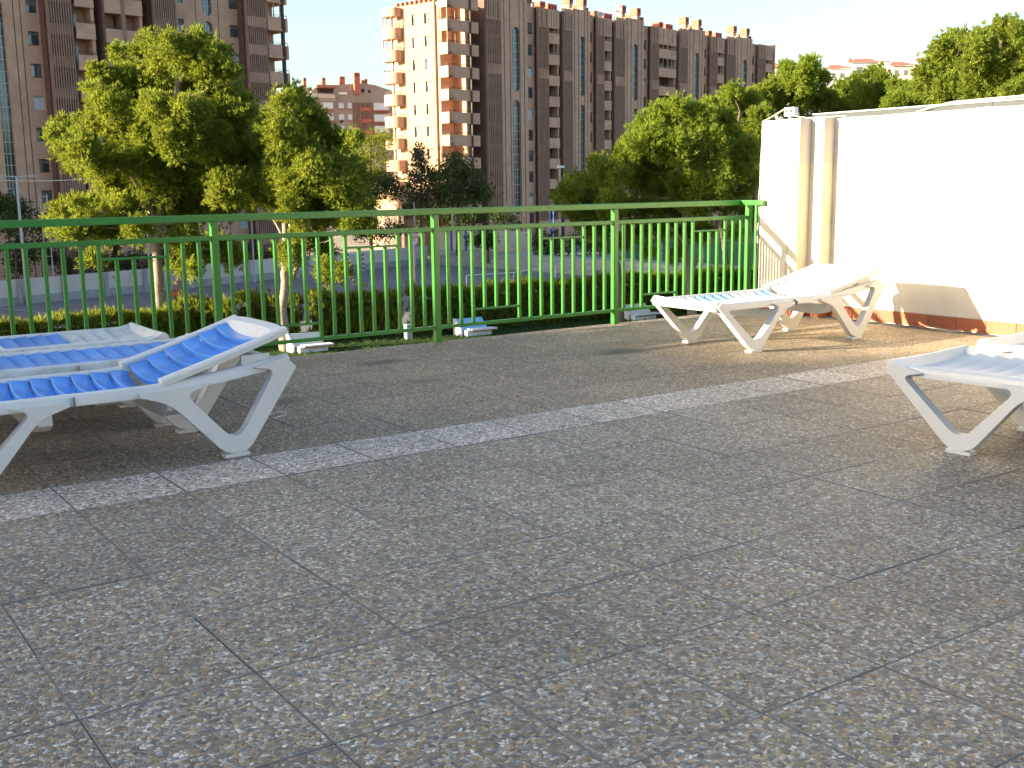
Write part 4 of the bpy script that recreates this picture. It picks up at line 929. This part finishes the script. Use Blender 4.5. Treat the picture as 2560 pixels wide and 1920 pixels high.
# loudspeaker pole behind the hedge
lp = at(1037.6, 740, 74); zt = at(1037.6, 590, 74).z
ls = empty('loudspeaker_pole', 'cream pole with a round horn loudspeaker behind the hedge', 'loudspeaker', loc=(lp.x, lp.y, ZG))
b = MB(); b.tube([(0, 0, 0), (0, 0, zt - ZG + 0.2)], 0.055, 8); b.build('pole', CREAM, ls, smooth=True)
def horn(c, ax, r, ln):
    ax = Vector(ax).normalized(); e1 = ax.orthogonal().normalized(); e2 = ax.cross(e1); b = MB(); vs = []
    prof = [(0.0, 0.22), (0.35, 0.3), (0.7, 0.55), (0.92, 0.9), (1.0, 1.0), (1.0, 0.93), (0.9, 0.8), (0.68, 0.45), (0.4, 0.16), (0.35, 0.01)]
    for (x, q) in prof: vs += [Vector(c) + ax * (ln * x) + (e1 * math.cos(t) + e2 * math.sin(t)) * r * q for t in [2 * math.pi * k / 20 for k in range(20)]]
    n = 20; b.add(vs, [(j * n + k, j * n + (k + 1) % n, (j + 1) * n + (k + 1) % n, (j + 1) * n + k) for j in range(len(prof) - 1) for k in range(n)])
    return b
hz = at(1032, 595, 74).z - ZG
tc = (CAMP - lp); tc.z = 0; tc.normalize()
sd_ = Vector((-tc.y, tc.x, 0))
horn(Vector((0, 0, hz - 0.12)) + tc * 0.06, tc * 1.0 + Vector((0, 0, 0.02)), 0.29, 0.42).build('horn', WHITEP, ls, smooth=True)
horn(Vector((0, 0, hz + 0.18)) + sd_ * 0.1, sd_ * 1.0 + tc * 0.1, 0.24, 0.4).build('horn', CREAM, ls, smooth=True)

# handball goals, hoop and net
def goal(u0, u1, vb, label, dz=2.0):
    a, c = on_z(u0, vb, ZG), on_z(u1, vb - 2, ZG); root = empty('handball_goal', label, 'goal', 'handball goals', a); c = c - a
    for q in (Vector((0, 0, 0)), c):
        for i in range(8): b = MB(); b.box(q.x - 0.06, q.x + 0.06, q.y - 0.06, q.y + 0.06, dz * i / 8, dz * (i + 1) / 8 - 0.002); b.build('post_block', BLACK if i % 2 else WHITEP, root)
    b = MB(); b.box(0, c.length, -0.06, 0.06, dz, dz + 0.12, 0, lambda v: c.normalized() * v.x + Vector((-c.y, c.x, 0)).normalized() * v.y + Vector((0, 0, v.z))); b.build('crossbar', WHITEP, root)
    bk = Vector((-c.y, c.x, 0)).normalized() * 1.0; bk = bk if bk.dot(a - CAMP) > 0 else -bk
    for q in (Vector((0, 0, 0)), c): b = MB(); b.tube([q + Vector((0, 0, 0.05)), q + bk + Vector((0, 0, 0.05)), q + Vector((0, 0, dz))], 0.03, 5); b.build('stay', WHITEP, root)
    b = MB(); b.tube([bk + Vector((0, 0, 0.05)), c + bk + Vector((0, 0, 0.05))], 0.03, 5); b.build('back_bar', WHITEP, root)
goal(871, 909, 681, 'goal with black and white posts at the far end of the court')
goal(464, 428, 723, 'goal with black and white posts beside the red hoop frame')
hb_ = at(468, 793, 78); hoop = empty('basketball_hoop', 'red basketball hoop frame leaning over the court, seen from behind', 'basketball hoop', loc=(hb_.x, hb_.y, ZG))
def hp(u, v, d=78.0): return at(u, v, d) - hoop.location
b = MB(); b.tube([Vector((0, 0, 0)), hp(470, 765), hp(459, 738)], 0.16, 6); b.tube([hp(459, 738), hp(455, 738), hp(418, 736)], 0.2, 6); b.build('arm', RED, hoop)
b = MB(); b.tube([hp(474, 765, 77.6) , hp(463, 740, 77.6)], 0.1, 5); b.tube([hp(474, 765, 77.6), Vector((0.35, 0, 0))], 0.1, 5); b.build('brace', RED, hoop)
b = MB()
for q in ([hp(379, 692, 76), hp(380, 743, 76)], [hp(379, 692, 76), hp(388, 692, 79)], [hp(380, 743, 76), hp(392, 741, 79)], [hp(381, 700, 76), hp(387, 693, 78)], [hp(381, 735, 76), hp(389, 741, 78)]): b.tube(q, 0.06, 5)
b.build('board_frame', RED, hoop)
b = MB()
for q in ([hp(435, 736), hp(435, 700)], [hp(444, 736), hp(443, 697)], [hp(435, 733), hp(420, 718)], [hp(440, 734), hp(447, 722)]): b.tube(q, 0.05, 5)
b.build('stay', RED, hoop)
b = MB(); b.prism([hp(382, 694, 76.2), hp(382, 741, 76.2), hp(402, 740, 80), hp(402, 695, 80)], (0.03, 0.03, 0)); b.build('backboard', WHITEP, hoop)
net = empty('court_net', 'white net tape strung between low posts on the court', 'net', loc=on_z(1166, 730, ZG))
zt_ = ZG + 1.05
tp = [on_z(u, v, zt_) - net.location for u, v in ((1166, 689), (1284, 681), (1388, 667))]
b = MB(); b.tube(tp, 0.05, 5); b.build('tape', WHITEP, net)
for q in tp: b = MB(); b.tube([Vector((q.x, q.y, 0)), q], 0.06, 6); b.build('post', WHITEP, net)
pole_thing('net_post', 'single white post on the court left of the loudspeaker pole', 'post', 934, 705, 736, 92, 0.07, WHITEP)

# benches and a block on the lawn
def bench(u0, u1, v, label, top):
    a, c = on_z(u0, v, ZG + 0.06), on_z(u1, v - (u1 - u0) * 0.1, ZG + 0.06); d = c - a; L = d.length; d.normalize(); n = Vector((d.y, -d.x, 0)); n = n if n.dot(CAMP - a) > 0 else -n
    root = empty('lawn_bench', label, 'bench', 'low white benches on the lawn', a)
    T_ = lambda v_: d * v_.x + n * v_.y + Vector((0, 0, v_.z))
    b = MB(); b.box(0.12, L - 0.2, 0, 0.5, 0, 0.36, 0, T_); b.build('base', WHITEP, root, bevel=0.03)
    b = MB(); b.box(0.3, L + 0.06, 0.1, 0.75, 0.361, 0.44, 0, T_); b.build('seat', WHITEP, root, bevel=0.015)
    b = MB(); b.box(0.3, L + 0.05, 0.7501, 0.765, 0.30, 0.361, 0, T_); b.build('front_strip', REDBR, root)
    b = MB(); b.prism([T_(Vector(p)) for p in ((0.0, 0.1, 0.361), (0.0, -0.3, 0.361), (0.0, -0.3, 0.0), (0, -0.75, 0.0), (0, -0.75, 1.0), (0, -0.6, 1.0))], d * (L - 0.25)); b.build('back', top, root, bevel=0.02)
    b = MB(); b.prism([T_(Vector(p)) for p in ((-0.14, 0.12, 0), (-0.14, -0.78, 0), (-0.14, -0.78, 1.03), (-0.14, -0.58, 1.03), (-0.14, 0.12, 0.45))], d * 0.13); b.build('side_panel', WHITEP, root, bevel=0.02)
bench(736, 820, 882, 'low white bench on the lawn behind the left lounger', GREYP)
bench(1154, 1226, 840, 'low white bench with pale blue back on the lawn', LBLUE)
bench(1571, 1634, 801, 'low white bench on the lawn beside a dark trunk', GREYP)
p0 = on_z(1021, 848, ZG + 0.05); b = MB(); b.box(-0.2, 0.2, -0.2, 0.2, 0, 0.92); tag(b.build('concrete_block', CONC, None, bevel=0.03, loc=p0), 'square concrete pillar standing on the lawn in front of the hedge gap', 'pillar')

# ------------------------------------------------------------------ unseen block beyond the left edge, shaped to keep the low sun off the terrace
nb = empty('terrace_shade_block', 'plain unseen block added beyond the left edge to shade the terrace', 'shade blocker', loc=(-26, 6, ZG))
b = MB(); b.box(-30, 0, -34, 10.4, 0, 16.41); b.build('body', BRICK, nb)
b = MB(); b.box(-30, -0.002, 10.401, 16.5, 0, 16.10); b.build('lower_shade_step', BRICK, nb)  # lower step added so more sun reaches the far floor

# ------------------------------------------------------------------ foliage
def tufts(cents, axes, length, width, m, spread, jit=0.25, droop=0.0):
    """m needles (one slim triangle each) at every tuft"""
    n = len(cents); c = np.repeat(cents, m, 0); ax = np.repeat(axes, m, 0)
    d = ax + rng.normal(0, spread, (n * m, 3)); d[:, 2] -= droop; d /= np.linalg.norm(d, axis=1)[:, None]
    L = length * (1 + rng.uniform(-jit, jit, (n * m, 1))); base = c + rng.normal(0, length * 0.12, (n * m, 3))
    q = np.cross(d, rng.normal(0, 1, (n * m, 3))); q /= np.linalg.norm(q, axis=1)[:, None] + 1e-9
    w = width * (1 + rng.uniform(-0.3, 0.3, (n * m, 1)))
    tip = base + d * L; mid = base + d * L * 0.25
    v = np.stack([mid - q * w * 0.5, mid + q * w * 0.5, tip], 1).reshape(-1, 3)
    return v
def leaves(cents, size, m, spread):
    n = len(cents); c = np.repeat(cents, m, 0) + rng.normal(0, spread, (n * m, 3))
    a = rng.normal(0, 1, (n * m, 3)); a /= np.linalg.norm(a, axis=1)[:, None]
    b_ = np.cross(a, rng.normal(0, 1, (n * m, 3))); b_ /= np.linalg.norm(b_, axis=1)[:, None]
    s = size * (1 + rng.uniform(-0.35, 0.35, (n * m, 1)))
    return np.stack([c - a * s * 0.5, c + b_ * s * 0.42, c + a * s * 0.5], 1).reshape(-1, 3)
def emit(name, v, m, parent):
    o = raw_mesh(name, v, np.arange(len(v), dtype=np.int32).reshape(-1, 3), m, parent); return o
def blob_points(cs, rs, dens, low=0.45, per=9, clus=0.17):
    P, A = [], []
    for c, r in zip(cs, rs):
        n = max(4, int(dens * r * r / per)); d = rng.normal(0, 1, (n, 3)); d /= np.linalg.norm(d, axis=1)[:, None]
        d[:, 2] = np.where((d[:, 2] < -0.2) & (rng.random(n) > low), -d[:, 2] * 0.6, d[:, 2])
        k = rng.normal(0, 1, 3); lump = 0.88 + 0.18 * np.sin(d @ k * 4.0 + rng.uniform(0, 6))
        rad = r * lump * (0.30 + 0.74 * rng.random(n) ** 0.5)
        q = np.array(c) + d * rad[:, None] * np.array([1.0, 1.0, 0.9])
        q = np.repeat(q, per, 0); dd = np.repeat(d, per, 0); j = rng.normal(0, clus, (n * per, 3)); j[:, 2] *= 1.25
        P.append(q + j); A.append(dd * 0.7 + j / clus * 0.45)
    return np.concatenate(P), np.concatenate(A)
def blobs3d(lst, scale, u0, v0, depth, dz, order=None):
    cs, rs = [], []
    for (x, y, r) in lst:
        u, v, rr = u0 + x / scale, v0 + y / scale, r / scale
        D = depth + rng.uniform(-1, 1) * dz
        cs.append(tuple(at(u, v, D))); rs.append(rr / F_PX * D * 1.04)
    return cs, rs
def tree(kind, name, label, group, trunk_px, depth, cs, rs, leafm, barkm, r0, dens, length, width, m, limbs=10, spread=0.55, up=0.55, trunks2=(), extra_low=0.45):
    base = at(trunk_px[0][0], trunk_px[0][1], depth); base.z = ZG
    root = empty(name, label, kind, group, loc=base)
    tp = [Vector((base.x, base.y, ZG - 0.2))] + [at(u, v, depth) for (u, v) in trunk_px[1:]]
    tb = MB(); k = len(tp)
    def wob(pts, rr):
        out, ro = [pts[0]], [rr[0]]
        for a, c, ra, rc in zip(pts[:-1], pts[1:], rr[:-1], rr[1:]):
            for i in range(1, 5):
                t = i / 4; out.append(a.lerp(c, t) + (Vector((rng.normal(), rng.normal(), 0)) * ra * 0.10 if t < 1 else Vector())); ro.append(ra + (rc - ra) * t)
        return out, ro
    pts, rr = wob(tp, [r0 * (1.2 if i == 0 else 1 - 0.62 * i / (k - 1)) for i in range(k)]); tb.tube([p - base for p in pts], rr, 10)
    for (px_, ra) in trunks2:
        q = [at(u, v, depth + dd) for (u, v, dd) in px_]; pts2, rr2 = wob(q, [ra * (1 - 0.55 * i / (len(q) - 1)) for i in range(len(q))]); tb.tube([p - base for p in pts2], rr2, 8)
    idx = rng.permutation(len(cs))[:limbs]
    for i in idx:
        c = Vector(cs[i]); j = min([q for q in range(len(pts)) if pts[q].z > pts[0].z + 0.42 * (pts[-1].z - pts[0].z)], key=lambda j_: (abs(pts[j_].z - (c.z - 0.35 * (Vector((c.x, c.y, 0)) - Vector((pts[j_].x, pts[j_].y, 0))).length))))
        s = pts[j]; mid = s.lerp(c, 0.55) + Vector((0, 0, -0.06 * (c - s).length)) + Vector(rng.normal(0, 0.12, 3))
        ra = max(0.03, rr[j] * 0.38); tb.tube([s - base, mid - base, c - base], [ra, ra * 0.6, ra * 0.22], 5)
        for _ in range(3):
            e = c + Vector(rng.normal(0, 1, 3)) * rs[i] * 0.6; tb.tube([mid.lerp(c, 0.6) - base, e - base], [ra * 0.3, ra * 0.1], 4)
    tb.build('trunk', barkm, root, smooth=True)
    P, A = blob_points(cs, rs, dens, extra_low); A = A * 0.75; A[:, 2] += up
    if leafm in (PINE, PINE2): v = tufts(P, A, length, width, m, spread)
    else: v = leaves(P, length, m, width)
    emit('crown', v - np.array(base), leafm, root)
    return root
GP = 'pines along the hedge'
A1_ = [(870,390,50),(885,470,45),(1080,330,75),(1250,340,85),(1430,310,80),(1450,250,30),(1080,280,30),(1560,400,95),(1000,430,95),(1150,470,120),(1350,450,120),(1520,520,130),(1660,540,70),(730,560,85),(860,600,105),(1020,620,125),(1220,640,140),(1420,650,140),(1600,680,120),(1760,760,80),(690,680,75),(800,760,125),(960,800,140),(1150,820,150),(1380,850,160),(1600,880,150),(1770,860,90),(480,920,65),(600,930,80),(720,900,105),(880,950,140),(1080,1000,150),(1300,1030,160),(1520,1040,160),(1720,1020,135),(400,985,55),(470,1080,95),(600,1100,115),(560,1200,80),(720,1200,105),(1000,1180,150),(1250,1220,160),(1500,1230,160),(1750,1200,150),(1920,1150,80),(1970,1210,70),(2010,1350,80),(1900,1300,110),(800,1330,115),(950,1380,130),(1150,1400,140),(1400,1400,140),(1650,1380,140),(1850,1400,100),(450,1550,80),(560,1490,50),(700,1500,105),(900,1530,115),(1100,1560,115),(1350,1540,115),(1600,1520,105),(1780,1480,85)]
A2_ = [(400,250,70),(520,320,80),(670,500,65),(640,250,110),(800,300,105),(1000,280,95),(1200,250,90),(1350,350,100),(1450,450,100),(1300,520,80),(1600,400,100),(1700,480,80),(1400,580,60)]
ca, ra = blobs3d(A1_, 2.9105, 0, 0, 66, 4.2); cb, rb = blobs3d(A2_, 2.9105, 0, 480, 66, 3.5)
back = [(c[0] + 1.5, c[1] + rng.uniform(2, 5), c[2]) for c in ca[12:40]]
tree('tree', 'pine_tree', 'largest pine at the left with a mottled pale trunk', GP, [(405, 886), (400, 800), (397, 700), (390, 620), (398, 545), (430, 400), (440, 250), (450, 150)], 66, ca + cb + back, ra + rb + ra[12:40], PINE, BARK, 0.36, 640, 0.26, 0.070, 9, 26, trunks2=[([(390, 640, 0), (372, 575, 0.5), (340, 500, 1)], 0.16), ([(398, 560, 0), (330, 440, -1), (265, 400, -2)], 0.17), ([(420, 480, 0), (540, 490, 2), (600, 480, 2.5)], 0.15)])
B1_ = [(270,715,70),(200,780,80),(330,800,95),(130,880,80),(250,900,115),(400,900,105),(70,960,80),(180,1000,125),(330,1030,125),(455,970,85),(110,1100,110),(560,1010,55),(615,1060,80),(500,1130,125),(380,1130,115),(650,1180,105),(720,1060,60),(560,1260,125),(420,1260,125),(680,1290,115),(250,1150,115),(300,1380,135),(480,1420,135),(640,1420,125),(750,1430,70),(150,1500,115),(300,1560,115),(500,1580,105),(700,1560,90),(840,1590,50),(200,1280,110),(90,1330,90)]
B2_ = [(60,80,95),(100,140,100),(250,180,105),(400,220,95),(560,240,90),(690,260,65),(250,60,100),(450,110,100),(620,150,70),(150,380,80),(280,400,90),(60,480,80),(370,480,65),(350,600,60),(420,680,70),(500,640,60),(90,560,50)]
ca, ra = blobs3d(B1_, 2.962, 640, 0, 64, 3.2); cb, rb = blobs3d(B2_, 3.16, 700, 480, 64, 2.6)
tree('tree', 'pine_tree', 'second pine from the left with a forked pale trunk', GP, [(716, 893), (705, 780), (713, 700), (712, 640), (713, 560), (722, 430), (730, 260)], 64, ca + cb, ra + rb, PINE, BARK, 0.30, 640, 0.26, 0.070, 9, 18, trunks2=[([(724, 710, 0), (745, 665, -0.4), (750, 600, -0.5), (800, 520, 0.5)], 0.17), ([(712, 600, 0), (690, 560, 0.5), (665, 520, 1)], 0.08)])
D1_ = [(1440,780,60),(1330,840,85),(1550,820,80),(1660,800,70),(1250,900,85),(1420,930,115),(1600,930,125),(1750,900,100),(1160,960,70),(1120,1050,80),(1250,1060,125),(1450,1080,145),(1650,1080,145),(1820,1050,130),(1080,1160,100),(1250,1220,145),(1450,1260,145),(1650,1240,145),(1850,1200,145),(1940,1120,90),(1300,1380,115),(1500,1400,135),(1700,1380,125),(1880,1380,100),(1950,1300,75),(1150,1330,95)]
D2_ = [(600,130,105),(800,130,105),(1000,150,105),(1200,160,95),(1400,130,95),(1600,110,95),(1750,140,65),(640,300,80),(900,320,85),(1100,300,85),(1300,330,85),(1250,500,55),(1000,450,55),(800,420,60),(1450,330,75),(1700,330,55)]
ca, ra = blobs3d(D1_, 2.9105, 1200, 0, 76, 4.2); cb, rb = blobs3d(D2_, 3.16, 1300, 480, 76, 3.5)
tree('tree', 'pine_tree', 'big round pine just left of the white wall', GP, [(1731, 790), (1725, 720), (1717, 657), (1714, 600), (1705, 480), (1690, 350)], 76, ca + cb, ra + rb, PINE2, BARK, 0.30, 520, 0.30, 0.080, 9, 20, trunks2=[([(1728, 700, 0), (1745, 640, 0.5), (1770, 580, 1)], 0.12), ([(1714, 610, 0), (1650, 540, 1), (1600, 500, 1)], 0.14)])
E1_ = [(1840,700,70),(1960,740,80),(1760,790,70),(1900,830,95),(2040,850,80),(2000,950,85),(1850,930,90),(2020,1060,70),(1990,1180,70)]
ca, ra = blobs3d(E1_, 2.9105, 1200, 0, 86, 3)
tree('tree', 'pine_tree', 'pine rising behind the big round pine, beside the wall corner', GP, [(1818, 775), (1815, 657), (1811, 606), (1802, 565), (1830, 400), (1850, 280)], 84, ca, ra, PINE2, BARKD, 0.26, 400, 0.32, 0.09, 9, 9)
F1_ = [(870,1195,55),(930,1260,85),(700,1330,70),(800,1350,95),(650,1400,75),(900,1400,115),(590,1450,45),(750,1480,105),(950,1500,105),(680,1500,80),(1000,1300,70)]
F2_ = [(450,150,90),(330,60,50),(500,230,80),(640,120,80),(560,310,60)]
ca, ra = blobs3d(F1_, 2.9105, 1200, 0, 73, 2.6); cb, rb = blobs3d(F2_, 3.16, 1300, 480, 73, 2.2)
tree('tree', 'pine_tree', 'low pine with a dark leaning trunk left of the big round pine', GP, [(1552, 803), (1549, 720), (1545, 662), (1521, 612), (1510, 520), (1490, 450)], 73, ca + cb, ra + rb, PINE, BARKD, 0.20, 560, 0.28, 0.075, 9, 9, trunks2=[([(1522, 615, 0), (1490, 625, -0.4), (1462, 640, -0.8)], 0.07)])
GB = 'pines behind the white wall'
def backpine(lst, depth, label, u, leafm=PINE2, dz=3.0, dens=420):
    ca, ra = blobs3d(lst, 2.963, 1860, 0, depth, dz); vb = min(y for _, y, _ in lst) / 2.963
    tree('tree', 'pine_tree', label, GB, [(u, 560), (u, 420), (u, 300), (u + 4, vb + 25)], depth, ca, ra, leafm, BARKD, 0.3, dens, 0.34, 0.095, 9, 8)
backpine([(330,535,70),(470,510,65),(500,470,35),(420,620,115),(250,650,80),(560,600,80),(330,760,115),(480,770,105),(170,690,70),(200,790,80),(80,720,60),(60,820,90)], 95, 'leftmost pine showing above the white wall, with a pointed top', 2005)
backpine([(740,690,80),(830,615,62),(950,560,55),(1030,572,42),(900,700,95),(1040,690,85),(760,790,105),(950,800,100),(1100,760,90),(600,740,80),(640,800,90)], 98, 'broad pine in the middle above the wall, below the white houses', 2160)
backpine([(1190,690,80),(1250,750,100),(1150,760,85),(1290,690,65),(1380,750,90),(1120,655,50),(1090,810,70)], 92, 'low pine above the wall between the houses and the tall pines', 2270)
backpine([(1450,345,50),(1545,290,50),(1560,330,55),(1430,430,65),(1520,440,95),(1600,400,55),(1330,540,55),(1420,560,95),(1560,560,105),(1480,680,115),(1620,690,105),(1350,660,80),(1620,260,16),(1622,300,20)], 78, 'tall narrow pine above the wall with a thin bare top', 2370, PINE)
backpine([(1950,220,75),(2030,225,55),(1860,260,60),(1750,270,45),(1760,300,50),(1720,350,60),(1850,380,105),(1980,370,115),(2050,480,115),(1900,500,115),(1760,450,95),(1690,480,70),(1800,600,115),(1950,620,115),(1700,620,95),(2060,640,105),(1850,720,90),(2000,700,90),(2140,300,110),(2150,450,120),(2150,620,120)], 72, 'tallest pine above the wall, at the right edge', 2500, PINE, 3.5)
# broadleaf and dark trees further back
def bush(name, label, cat, group, lst, sc, u0, v0, depth, leafm, dz, size, m, dens, u, vb, r0=0.15, spread=0.3, top=None, barkm=BARKD, limbs=6):
    dens = dens * 2.2; ca, ra = blobs3d(lst, sc, u0, v0, depth, dz); vt = top or (v0 + min(y for _, y, _ in lst) / sc)
    return tree(cat, name, label, group, [(u, vb), (u, vb - 10), (u + 1, (vb + vt) / 2), (u + 2, vt + 8)], depth, ca, ra, leafm, barkm, r0, dens, size, spread, m, limbs)
bush('plane_tree', 'bright green broadleaf tree between the second pine and the long block', 'tree', None, [(800,1080,65),(895,1065,55),(960,1030,35),(780,1180,85),(900,1180,85),(840,1300,105),(950,1300,70),(760,1390,85),(900,1400,75),(980,1380,40),(700,1280,90),(850,1480,70)], 2.962, 640, 0, 149, PLANE_L, 3, 0.42, 7, 14, 925, 600, 0.3, 0.5)
bush('poplar_tree', 'slim grey poplar leaning before the sunlit end of the long block', 'tree', None, [(1212,1120,22),(1206,1165,32),(1200,1210,36),(1225,1255,46),(1240,1330,50),(1255,1410,54),(1250,1480,62),(1160,1320,36),(1168,1400,50),(1180,1470,60),(1210,1540,70)], 2.962, 640, 0, 136, POPL, 1.5, 0.40, 7, 16, 1052, 620, 0.25, 0.42)
bush('cedar_tree', 'dark spreading cedar before the corner of the long block', 'tree', None, [(1462,1200,28),(1430,1250,48),(1490,1250,56),(1545,1270,54),(1410,1330,58),(1340,1325,36),(1320,1300,22),(1510,1340,90),(1600,1320,64),(1650,1390,64),(1450,1420,84),(1560,1430,100),(1375,1420,62),(1340,1490,70),(1500,1500,86),(1620,1480,74),(1680,1440,44)], 2.962, 640, 0, 134, DLEAF, 3.5, 0.46, 7, 14, 1145, 620, 0.3, 0.5)
bush('round_tree', 'small round dark tree on the ground behind the stand', 'tree', None, [(1600,560,110),(1720,540,120),(1500,600,80),(1810,620,80),(1650,650,95),(1740,650,70)], 6.144, 940, 500, 128, DLEAF, 1.5, 0.36, 7, 20, 1220, 632, 0.16, 0.35)
bush('round_tree', 'second small dark tree behind the stand, left of the blue frame', 'tree', None, [(220,430,55),(300,430,75),(370,430,55),(250,480,50),(330,490,50)], 3.4, 1280, 480, 126, DLEAF, 1.5, 0.36, 7, 20, 1366, 640, 0.16, 0.35)
bush('dark_bush', 'dark bushes low behind the right trunks', 'bush', None, [(430,480,50),(560,440,60),(650,460,50),(740,440,60),(820,470,50),(980,450,70),(1080,480,60)], 3.4, 1280, 480, 122, DLEAF, 2, 0.38, 7, 18, 1500, 645, 0.12, 0.4)
bush('dark_bush', 'dark bushes and white gate below the long block', 'bush', None, [(1180,330,90),(1300,280,80),(1420,300,90),(1600,240,80),(1900,280,100),(2050,300,80),(800,180,90),(700,330,80),(1000,60,70)], 6.144, 940, 500, 150, DLEAF, 2, 0.45, 7, 14, 1180, 590, 0.12, 0.5)
GS = 'dark shrubs over the court wall'
for (lst, sc, u0, v0, u, D, label) in (
    ([(40,1480,55),(90,1530,65),(10,1560,75),(60,1620,90),(150,1620,70)], 2.91, 0, 0, 22, 98, 'dark shrub mass at the left edge below the tower'),
    ([(40,100,90),(150,140,75),(60,250,100),(200,250,75),(100,400,95),(60,520,80),(200,480,70),(130,560,60)], 2.91, 0, 480, 40, 97, 'dark ivy bush hanging over the wall at the left edge'),
    ([(300,230,50),(330,420,60),(420,480,70),(560,520,65),(700,550,50),(480,560,60)], 2.91, 0, 480, 165, 101, 'low dark bush over the wall behind the lattice mast'),
    ([(900,520,70),(1000,480,60),(820,560,50),(980,560,50),(1250,520,70),(1400,500,70)], 2.91, 0, 480, 330, 106, 'dark bush over the wall behind the big pine trunk'),
    ([(1560,520,60),(1700,480,70),(1850,500,70),(2000,470,80),(2120,430,70)], 2.91, 0, 480, 620, 116, 'dark bush over the wall between the two left pines'),
    ([(200,120,110),(420,100,120),(650,110,120),(850,130,110),(560,200,90),(760,230,90),(940,230,70),(1000,330,60)], 3.16, 700, 420, 860, 132, 'dark trees over the wall left of the sunlit podium'),
    ([(500,250,80),(680,270,80),(850,290,80),(960,300,60),(620,330,60),(800,360,60)], 3.16, 700, 480, 930, 134, 'dark hedge over the wall behind the loudspeaker')):
    bush('dark_shrub', label, 'shrub', GS, lst, sc, u0, v0, D, DLEAF, 2.0, 0.36, 7, 20, u, 690, 0.12, 0.4)

# ------------------------------------------------------------------ clipped cypress hedge in pieces
def hedge(pts, zt, label, wd=1.3, dens=42):
    a, c = pts; base = Vector((a.x, a.y, ZG)); root = empty('cypress_hedge', label, 'hedge', 'clipped cypress hedge in front of the court', loc=base)
    d = c - a; d.z = 0; L = d.length; d.normalize(); n = Vector((d.y, -d.x, 0)); n = n if n.dot(CAMP - a) > 0 else -n
    H = zt - ZG; m_ = int(L * H * dens); t_ = int(L * dens * 1.5)
    s = rng.uniform(0, L, m_); z = rng.uniform(0.05, H, m_); o = wd / 2 - rng.random(m_) ** 2 * 0.5 + 0.10 * np.sin(s * 1.7) * np.sin(z * 2.1 + s)
    side = np.where(rng.random(m_) < 0.75, 1, -1); bump_ = 0.12 * np.sin(s * 0.9 + 1) + 0.10 * np.sin(s * 2.3)
    P1 = np.stack([s, o * side, z], 1)
    s2 = rng.uniform(0, L, t_); P2 = np.stack([s2, rng.uniform(-wd / 2, wd / 2, t_), H - 0.15 + 0.12 * np.sin(s2 * 0.9 + 1) + 0.10 * np.sin(s2 * 2.3) + rng.uniform(-0.3, 0.16, t_) + (rng.random(t_) > 0.94) * rng.uniform(0.1, 0.45, t_)], 1)
    P = np.concatenate([P1, P2]); A = np.concatenate([np.stack([np.zeros(m_), side * 0.35, np.full(m_, 1.0)], 1), np.tile([0, 0, 1.0], (t_, 1))])
    Wd = np.stack([np.array(d), np.array(n), [0, 0, 1.0]]); v = tufts(P @ Wd, A @ Wd, 0.42, 0.085, 7, 0.26)
    emit('foliage', v, HEDGE, root)
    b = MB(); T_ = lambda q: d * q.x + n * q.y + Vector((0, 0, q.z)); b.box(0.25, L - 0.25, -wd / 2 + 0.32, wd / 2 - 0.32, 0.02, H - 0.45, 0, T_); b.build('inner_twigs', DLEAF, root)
    return root
def hp2(u, v, z): p = on_z(u, v, z); return p
ZH = -5.35
hedge((on_z(-160, 812, ZH - 0.1), on_z(462, 766, ZH - 0.1)), ZH - 0.35, 'long low hedge at the left, behind the left loungers')
hedge((on_z(440, 757, ZH), on_z(585, 756, ZH)), ZH - 0.1, 'hedge piece just left of the second railing post')
hedge((on_z(592, 748, ZH), on_z(752, 746, ZH)), ZH, 'hedge piece behind the forked pine trunk')
hedge((on_z(770, 746, ZH), on_z(998, 735, ZH)), ZH, 'hedge piece between the forked pine and the concrete pillar')
hedge((on_z(1022, 735, ZH), on_z(1540, 700, ZH)), ZH, 'longest hedge piece, right of the concrete pillar')
hedge((on_z(1556, 699, ZH), on_z(1960, 672, ZH)), ZH, 'hedge at the right behind the pine trunks by the white wall')
# short grass
L_ = 9000
q = rng.random((L_, 2)); pa, pb = np.array(h2w(-36, 50)), np.array(h2w(22, 78)); nn = np.array([-(pb - pa)[1], (pb - pa)[0]]); nn /= np.linalg.norm(nn)
P = pa + q[:, :1] * (pb - pa) + nn * (q[:, 1:] * 14 - 5); P = np.concatenate([P, np.full((L_, 1), ZG + 0.05)], 1)
gr = emit('grass', tufts(P, np.tile([0, 0, 1.0], (L_, 1)), 0.16, 0.05, 3, 0.5), leaf_mat('grass_blades', (0.024, 0.052, 0.010), (0.045, 0.088, 0.016), 0.25, 1.0), None); gr['kind'] = 'stuff'
